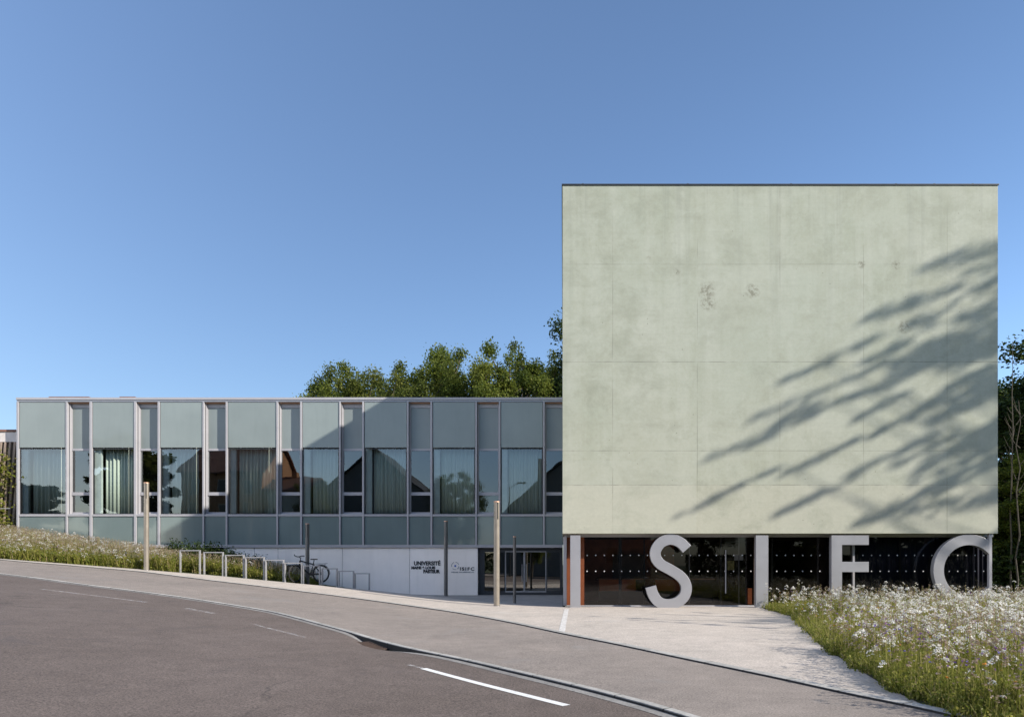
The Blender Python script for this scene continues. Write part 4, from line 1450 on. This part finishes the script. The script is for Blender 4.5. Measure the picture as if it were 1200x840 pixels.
sl_.build('timber_slats', 'slat_wood', nbd)
MB().tube([(xl, -.4, 2.3), (xr, -.4, 2.3)], .03).build('handrail', 'galvanised', nbd)
r = np.random.default_rng(5)
cents = []
for k in range(90):
    c = np.array([ox + xl + (xr - xl) * (.35 + .6 * r.random()), NY - .25 - .2 * r.random(), 2.4 + (zt_ - .9) * r.random() ** 1.1])
    cents.append(c + r.normal(size=(120, 3)) * np.array([.42, .16, .42]))
cents = np.concatenate(cents)
v, f = leaf_quads(cents, .17, r)
cp_ = empty('climbing_plant', (0, 0, 0))
tag(cp_, 'yellow green climber growing over the timber slats at the far left', 'plant')
np_mesh('leaves', v, [f], ['grass_blade'], tint=np.clip(r.normal(.42, .2, len(f)), 0, 1), parent=cp_)
m = MB()
for k in range(5):
    xx = ox + xl + (xr - xl) * (.4 + .12 * k)
    m.tube([(xx, NY - .15, 2.0), (xx + .2, NY - .2, 4.5), (xx - .1, NY - .18, 2.4 + zt_ * .8)], [.03, .02, .01], 5)
m.build('stems', 'bark', cp_)

# ------------------------------------------------------------------ meadows
def meadow(name, pts, heights, seed, n_white, n_violet, n_orange, n_dry, zf, blade_w=.006, dry_frac=.15, hmul=1.0, white_fn=None, n_leaf=0, leaf=.03):
    """pts (n,2) blade roots; heights (n,). one mesh of blades, stems and flower heads"""
    r = np.random.default_rng(seed)
    n = len(pts)
    V = []; FQ = []; FT = []; mq = []; mt = []; tq = []; tt = []
    base = 0
    z = np.array([zf(x, y) for x, y in pts])
    root = np.column_stack([pts, z - .02])
    az = r.random(n) * 2 * np.pi
    dirw = np.column_stack([np.cos(az), np.sin(az), np.zeros(n)])
    lean_az = r.random(n) * 2 * np.pi
    lean = np.column_stack([np.cos(lean_az), np.sin(lean_az), np.zeros(n)]) * (heights * (.08 + .75 * r.random(n) ** 1.6))[:, None]
    w = (blade_w * (.7 + .9 * r.random(n)))[:, None]
    mid = root + lean * .3 + np.column_stack([np.zeros(n), np.zeros(n), heights * .55])
    tip = root + lean + np.column_stack([np.zeros(n), np.zeros(n), heights * (1 - .12 * r.random(n))])
    v = np.stack([root - dirw * w, root + dirw * w, mid + dirw * w * .8, mid - dirw * w * .8, tip], 1).reshape(-1, 3)
    i = np.arange(n)[:, None] * 5
    V.append(v)
    FQ.append(np.concatenate([i, i + 1, i + 2, i + 3], 1)); FT.append(np.concatenate([i + 3, i + 2, i + 4], 1))
    tn = np.clip(r.normal(.38, .2, n) + (r.random(n) < dry_frac) * .45, 0, 1)
    tq.append(tn); tt.append(tn); mq.append(np.zeros(n)); mt.append(np.zeros(n))
    base += 5 * n
    def pick(k, fn=None):
        idx = r.integers(0, n, k)
        if fn is not None:
            keep = r.random(k) < np.array([fn(*pts[j]) for j in idx])
            idx = idx[keep]
        return idx
    def stems_at(idx, hh):
        nonlocal base
        k = len(idx)
        rt = root[idx]
        la = r.random(k) * 6.28
        tp = rt + np.column_stack([np.cos(la) * hh * .12 * r.random(k), np.sin(la) * hh * .12 * r.random(k), hh])
        a = r.random(k) * 6.28
        dw = np.column_stack([np.cos(a), np.sin(a), np.zeros(k)]) * .0035
        v = np.stack([rt - dw, rt + dw, tp + dw * .7, tp - dw * .7], 1).reshape(-1, 3)
        i = np.arange(k)[:, None] * 4 + base
        V.append(v); FQ.append(np.concatenate([i, i + 1, i + 2, i + 3], 1))
        tq.append(np.clip(r.normal(.5, .2, k), 0, 1)); mq.append(np.zeros(k))
        base += 4 * k
        return tp
    def florets(tp, per, rad, size, mat, dome=.3, tint_mu=.6):
        nonlocal base
        k = len(tp)
        R_ = rad * (.6 + .7 * r.random(k))
        a = r.random((k, per)) * 6.28; q = np.sqrt(r.random((k, per)))
        tilt = r.normal(size=(k, 2)) * .25
        dx = np.cos(a) * q * R_[:, None]; dy = np.sin(a) * q * R_[:, None]
        c = tp[:, None, :] + np.stack([dx, dy, -dome * R_[:, None] * q ** 2 + dx * tilt[:, :1] + dy * tilt[:, 1:] + r.normal(size=(k, per)) * .004], 2)
        c = c.reshape(-1, 3)
        m_ = len(c)
        nr = r.normal(size=(m_, 3)) * .5 + np.array([0, 0, .9]); nr /= np.linalg.norm(nr, axis=1, keepdims=True)
        t_ = r.normal(size=(m_, 3)); t_ -= nr * (t_ * nr).sum(1, keepdims=True); t_ /= np.linalg.norm(t_, axis=1, keepdims=True)
        b_ = np.cross(nr, t_)
        s = (size * (.6 + .8 * r.random(m_)))[:, None]
        v = np.stack([c - t_ * s, c - b_ * s, c + t_ * s, c + b_ * s], 1).reshape(-1, 3)
        i = np.arange(m_)[:, None] * 4 + base
        V.append(v); FQ.append(np.concatenate([i, i + 1, i + 2, i + 3], 1))
        tq.append(np.clip(np.repeat(r.normal(tint_mu, .25, k), per) + r.normal(0, .1, m_), 0, 1)); mq.append(np.full(m_, mat))
        base += 4 * m_
    if n_leaf:
        k = n_leaf
        j = r.integers(0, n, k)
        c = root[j] + lean[j] * .4 + np.column_stack([r.normal(size=(k, 2)) * .035, heights[j] * (.05 + .85 * r.random(k) ** 1.2)])
        v, q = leaf_quads(c, leaf, r, .1)
        V.append(v); FQ.append(q + base); base += len(v)
        tq.append(np.clip(r.normal(.36, .2, k), 0, 1)); mq.append(np.zeros(k))
    idx = pick(n_white, white_fn)
    hv = np.array([.74 + .45 * clumpy(pts[j][0] * 1.5, pts[j][1] * 1.4) for j in idx])
    tp = stems_at(idx, hmul * hv * (.40 + .52 * r.random(len(idx)) ** 1.1 + .22 * (r.random(len(idx)) > .95)))
    florets(tp, 20, .060, .0135, 1, tint_mu=.75, dome=.9)
    extra = tp[r.random(len(tp)) < .45] + np.array([0, 0, .015])
    florets(extra, 18, .075, .0135, 1, tint_mu=.85, dome=1.1)
    # side umbels on the same plant
    side = tp + np.column_stack([r.normal(size=len(tp)) * .07, r.normal(size=len(tp)) * .07, -.05 - .12 * r.random(len(tp))])
    florets(side, 10, .036, .0115, 1, tint_mu=.6)
    idx = pick(n_violet)
    tp = stems_at(idx, hmul * (.45 + .4 * r.random(len(idx))))
    florets(tp, 7, .016, .011, 2, 0)
    idx = pick(n_orange)
    tp = stems_at(idx, hmul * (.35 + .35 * r.random(len(idx))))
    florets(tp, 7, .016, .012, 3, 0)
    idx = pick(n_dry)
    tp = stems_at(idx, np.minimum(hmul * (.6 + .42 * r.random(len(idx))), heights[idx] * 2.2 + .1))
    for _ in range(3):
        florets(tp + np.column_stack([r.normal(size=(len(tp), 2)) * .02, -.10 * r.random(len(tp))]), 4, .018, .012, 4, 0)
    nq = [len(a) for a in FQ]
    FQa = np.concatenate(FQ); FTa = np.concatenate(FT)
    o = np_mesh(name, np.concatenate(V), [FQa, FTa], ['grass_blade', 'petal_white', 'petal_violet', 'petal_orange', 'dry_head'],
                mat_idx=np.concatenate(mq + mt), tint=np.concatenate(tq + tt))
    return o

def scatter(n, x0, x1, y0, y1, ok, seed):
    r = np.random.default_rng(seed)
    p = np.column_stack([x0 + (x1 - x0) * r.random(n), y0 + (y1 - y0) * r.random(n)])
    return p[np.array([ok(x, y) for x, y in p])]
def mead_ok(x, y):
    e = xmead(y) + .07 * math.sin(y * 3.1) + .05 * math.sin(y * 11.7) - .03 
    if x < e or y > B - .12: return False
    return x < .70 * y + 3.5 and x < 24
# more plants near the camera than far away
P1 = np.concatenate([scatter(60000, 4.4, 12, 7.3, 14, mead_ok, 1), scatter(95000, 4.6, 24, 12, 27.5, mead_ok, 2)])
rh = np.random.default_rng(8)
TALL = 1.0
def clumpy(x, y): return .5 + .5 * math.sin(x * 1.7 + 1.3 * math.sin(y * .9)) * math.cos(y * 1.3 + .8 * math.sin(x * 1.1))
hts = np.array([(.26 + .30 * clumpy(x, y)) * (.55 + .45 * min(1, (x - xmead(y)) / .8)) for x, y in P1]) * (.6 + .6 * rh.random(len(P1)) + .35 * (rh.random(len(P1)) > .93))
def white_fn(x, y):
    e = min(1, max(0, (x - xmead(y)) / 1.6))
    return (.32 + .68 * sstep(8.5, 15, y)) * (.25 + .75 * clumpy(x * 1.3 + 2, y * 1.2)) * (.25 + .75 * e)
md = meadow('flower_meadow', P1, hts, 3, 5600, 1100, 220, 5000, lambda x, y: zr(x) + .02, .0055, .24, 1.0, white_fn, 190000, .042)
tag(md, 'green summer meadow full of white umbel flowers before the letters', 'meadow', kind='stuff')

def bank_ok(x, y):
    d = y - yfar(x)
    if y > W - .35: return False
    if x < -19.3: return d > .12 + .1 * math.sin(x * 3)
    if x > -13.6: return False
    return d > 1.15
def bank_z(x, y): return zback(x, max(0, y - yfar(x)))
P2 = scatter(90000, -34, -11, 31.5, W, bank_ok, 4)
h2 = (.42 + .25 * rh.random(len(P2))) * np.array([1.0 if x < -20.5 else 1.35 - .75 * sstep(-18, -13.6, x) for x, y in P2])
bkm = meadow('bank_meadow', P2, h2, 5, 4200, 700, 90, 12000, bank_z, .010, .30, 1.05, lambda x, y: .5 if x < -19.6 else .12, 110000, .085)
tag(bkm, 'flowery grass bank with pinkish dry seed heads along the left end of the wing', 'meadow', kind='stuff')

# shrubs in the shade under the wing
TSH = None
r = np.random.default_rng(77)
def shrub_mesh(seed, R_, H_, n, leaf, mat):
    r = np.random.default_rng(seed)
    cents = []; 
    for k in range(14):
        c = np.array([r.normal() * R_ * .45, r.normal() * R_ * .35, H_ * (.25 + .6 * r.random())])
        cents.append(c + r.normal(size=(n // 14, 3)) * np.array([R_ * .3, R_ * .3, H_ * .16]))
    c = np.concatenate(cents)
    v, f = leaf_quads(c, leaf, r)
    o = np_mesh('foliage', v, [f], [mat], tint=np.clip(r.normal(.45, .25, len(f)), 0, 1))
    m = MB()
    for k in range(7):
        a = r.random() * 6.3
        m.tube([(0, 0, -.1), (math.cos(a) * R_ * .3, math.sin(a) * R_ * .3, H_ * .4), (math.cos(a) * R_ * .6, math.sin(a) * R_ * .5, H_ * .85)], [.02, .014, .005], 5)
    s = m.build('stems', 'bark')
    return hide_proto([o, s])
SH = [shrub_mesh(1, .75, 1.25, 1500, .10, 'leaf_dark'), shrub_mesh(2, .8, 1.0, 1500, .09, 'leaf_olive'), shrub_mesh(3, .7, 1.1, 1500, .10, 'leaf_green')]
shl = ['dark bushy shrub in the shade right of the flowery bank', 'dark shrub behind the two sunlit bicycle stands', 'green shrub behind the third bicycle stand under the wing', 'low shrub behind the fourth and fifth stands', 'last low shrub of the row, left of the bicycle', 'sunlit yellowish shrub at the foot of the bank right of the lamp', 'dark shrub close behind the leftmost bicycle stand', 'dark shrub close behind the second bicycle stand', 'dark shrub close behind the fourth bicycle stand']
for i, (p, Y, s) in enumerate(((212, 37.3, 1.0), (247, 37.2, 1.05), (275, 37.2, .95), (303, 37.3, .8), (332, 37.3, .7), (199, 35.4, .7), (229, 36.3, 1.0), (262, 36.2, .95), (289, 36.4, .8))):
    X = px(p, Y)
    e = empty('shrub', (X, Y, bank_z(X, Y)), i * 1.3)
    e.scale = (s * 1.2, s, s)
    tag(e, shl[i], 'shrub', 'shrubs between the bicycle stands and the wing')
    me = SH[(0, 0, 2, 0, 2, 1, 0, 0, 0)[i]]
    for nm, q in zip(('foliage', 'stems'), me):
        o = bpy.data.objects.new(nm, q); COL.objects.link(o); o.parent = e

for i, (p, Y, sc_, lab) in enumerate(((1180, 37.5, 2.0, 'dark undergrowth shrub at the foot of the trees, touching the right corner of the block'), (1200, 36.5, 2.2, 'dark undergrowth shrub at the right edge below the bare stems'), (1190, 42, 3.0, 'larger dark shrub behind the undergrowth right of the block'))):
    e = empty('shrub', (px(p, Y), Y, 0), i * 2.1)
    e.scale = (sc_, sc_, sc_)
    tag(e, lab, 'shrub', 'undergrowth right of the block')
    for nm, q in zip(('foliage', 'stems'), SH[0]):
        o = bpy.data.objects.new(nm, q); COL.objects.link(o); o.parent = e

# ------------------------------------------------------------------ the other side of the street, seen mirrored in the glass
def house(name, label, x0, x1, y0, y1, base, eave, ridge, wall_m, roof_m, along='y', wins=(), win_m='window_dark'):
    h = empty(name, ((x0 + x1) / 2, (y0 + y1) / 2, base))
    tag(h, label, 'house', 'houses across the street')
    hx, hy = (x1 - x0) / 2, (y1 - y0) / 2
    e, rd = eave - base, ridge - base
    MB().box(-hx, hx, -hy, hy, -.5, e).build('wall', wall_m, h)
    o = .5
    if along == 'y':
        w = MB().prism_xz([(-hx, e + .01), (hx, e + .01), (0, rd - .15)], -hy, hy).build('gable', wall_m, h)
        rf = MB()
        for s in (-1, 1):
            rf.prism_xz([(s * (hx + o), e - .35), (0, rd - .05), (0, rd + .15), (s * (hx + o), e - .15)], -hy - o, hy + o)
    else:
        rf = MB()
        for s in (-1, 1):
            v = []
            for x in (-hx - o, hx + o):
                v += [(x, s * (hy + o), e - .3), (x, 0, rd - .05), (x, 0, rd + .15), (x, s * (hy + o), e - .1)]
            rf.add(v, [(0, 1, 2, 3), (4, 5, 6, 7), (0, 1, 5, 4), (1, 2, 6, 5), (2, 3, 7, 6), (3, 0, 4, 7)])
        MB().add([(sx * hx, sy * hy * q, z) for sx in (-1, 1) for (sy, q, z) in ((-1, 1, e + .01), (1, 1, e + .01), (1, 0, rd - .2))], [(0, 1, 2), (3, 4, 5), (0, 1, 4, 3), (1, 2, 5, 4), (2, 0, 3, 5)]).build('gable', wall_m, h)
    r_ = rf.build('roof', roof_m, h)
    MB().box(-hx * .4 - .4, -hx * .4 + .4, -.4, .4, rd - 2.2, rd + .9).build('chimney', 'brick_orange', r_)
    for (u, zc, w_, hh_) in wins:
        fr_ = MB().box(u - w_ / 2 - .08, u + w_ / 2 + .08, hy, hy + .06, zc - hh_ / 2 - .08, zc + hh_ / 2 + .08).build('window', 'render_white', h)
        MB().box(u - w_ / 2, u + w_ / 2, hy + .061, hy + .075, zc - hh_ / 2, zc + hh_ / 2).build('pane', win_m, fr_)
    return h
grid = lambda us, zs, w, hh: [(u, z, w, hh) for u in us for z in zs]
house('brick_house', 'orange brick house with tall windows and brown roof mirrored in the glass', -50, -39.5, -24, -12, 2.5, 14, 18, 'brick_orange', 'roof_tile', 'x', grid((-3.5, 0, 3.5), (3, 6.2, 9.4), 1.1, 1.9))
house('rendered_house', 'pale rendered house with low roof mirrored in the fourth window', -38.6, -33.8, -22, -12, 2.2, 11.5, 13.5, 'render_white', 'roof_tile', 'x', grid((-1.2, 1.2), (3, 6), 1, 1.6))
house('gabled_house', 'grey gabled house with steep slate roof mirrored in the middle windows', -34, -18, -31, -16, 1.5, 10.5, 17.6, 'render_grey', 'roof_slate', 'y', grid((-4.5, 0, 4.5), (3, 6), 1.1, 1.7))
house('slate_house', 'dark house with slate gable mirrored in the windows beside the block', -9, 9.5, -30, -17, .2, 8.2, 16.2, 'render_grey', 'roof_slate', 'y', grid((-5, 0, 5), (2.5, 5.5), 1.2, 1.7))
GT = 'trees across the street mirrored in the glass'
for i, (ms, X, Y, h, s, lab) in enumerate(((TA, -14, -12, 12.5, .75, 'round tree across the street mirrored in the seventh wide window'), (TB, -32, -11, 11.5, .5, 'slim olive tree across the street mirrored in the fifth wide window'),
                                     (TD, -57.0, -12, 17.0, .72, 'dark tall tree across the street mirrored in the second wide window'), (TD, -67, -8, 11.5, .85, 'dark low tree across the street at the far left'),
                                     (TB, -4, -9.5, 7.5, .6, 'small olive tree across the street mirrored in the entrance doors'), (TA, 14, -14, 11, .9, 'green tree across the street mirrored in the lobby glass'),
                                     (TD, 24, -16, 14, .9, 'dark tree across the street beside the green one'),
                                     (TD, 34, -13, 13, .9, 'olive tree across the street, third from the slate house'), (TD, 45, -14, 14, 1.0, 'olive tree across the street, fourth from the slate house'),
                                     (TD, 56, -12, 13, 1.0, 'olive tree across the street, outermost at the right'))):
    k = (h - zr(X)) / height(ms)
    place_tree(ms, 'leafy_tree', (X, Y, zr(X)), i * 1.1, (h / 14 * s * 1.25, h / 14 * s * 1.25, k), lab, GT)
def street_lamp(X, Y, h, lab, two=True):
    s = empty('street_lamp', (X, Y, zr(X)))
    tag(s, lab, 'street lamp', 'street lamps across the street')
    MB().tube([(0, 0, -.2), (0, 0, h * .6), (0, 0, h - .2)], [.10, .08, .06], 10).build('pole', 'dark_metal', s)
    for d in ((1,) if not two else (1, -1)):
        hd_ = MB().tube([(0, 0, h - .3), (d * .5, 0, h), (d * 1.1, 0, h + .15)], .04, 8).build('arm', 'dark_metal', s)
        MB().box(d * .9 if d > 0 else d * 1.9, d * 1.9 if d > 0 else d * .9, -.16, .16, h + .12, h + .24).build('lamp_head', 'dark_metal', hd_, .03)
street_lamp(-6.35, -3.0, 10.9, 'street lamp with one arm across the street mirrored beside the tall light column', False)
street_lamp(-57, -1.0, 13, 'street lamp across the street mirrored in the first wide window')
hg = np.random.default_rng(9)
cents = np.column_stack([-45 + 120 * hg.random(56000), -9.2 - 1.2 * hg.random(56000), 2.6 * hg.random(56000) ** .8])
cents[:, 2] += np.array([zr(x) for x in cents[:, 0]])
cents = cents[(cents[:, 0] < -8.5) | (cents[:, 0] > 12)]
v, f = leaf_quads(cents, .22, hg)
hed = np_mesh('hedge', v, [f], ['leaf_dark'], tint=np.clip(hg.normal(.4, .25, len(f)), 0, 1))
tag(hed, 'long dark clipped hedge across the street mirrored in the low glass', 'hedge')
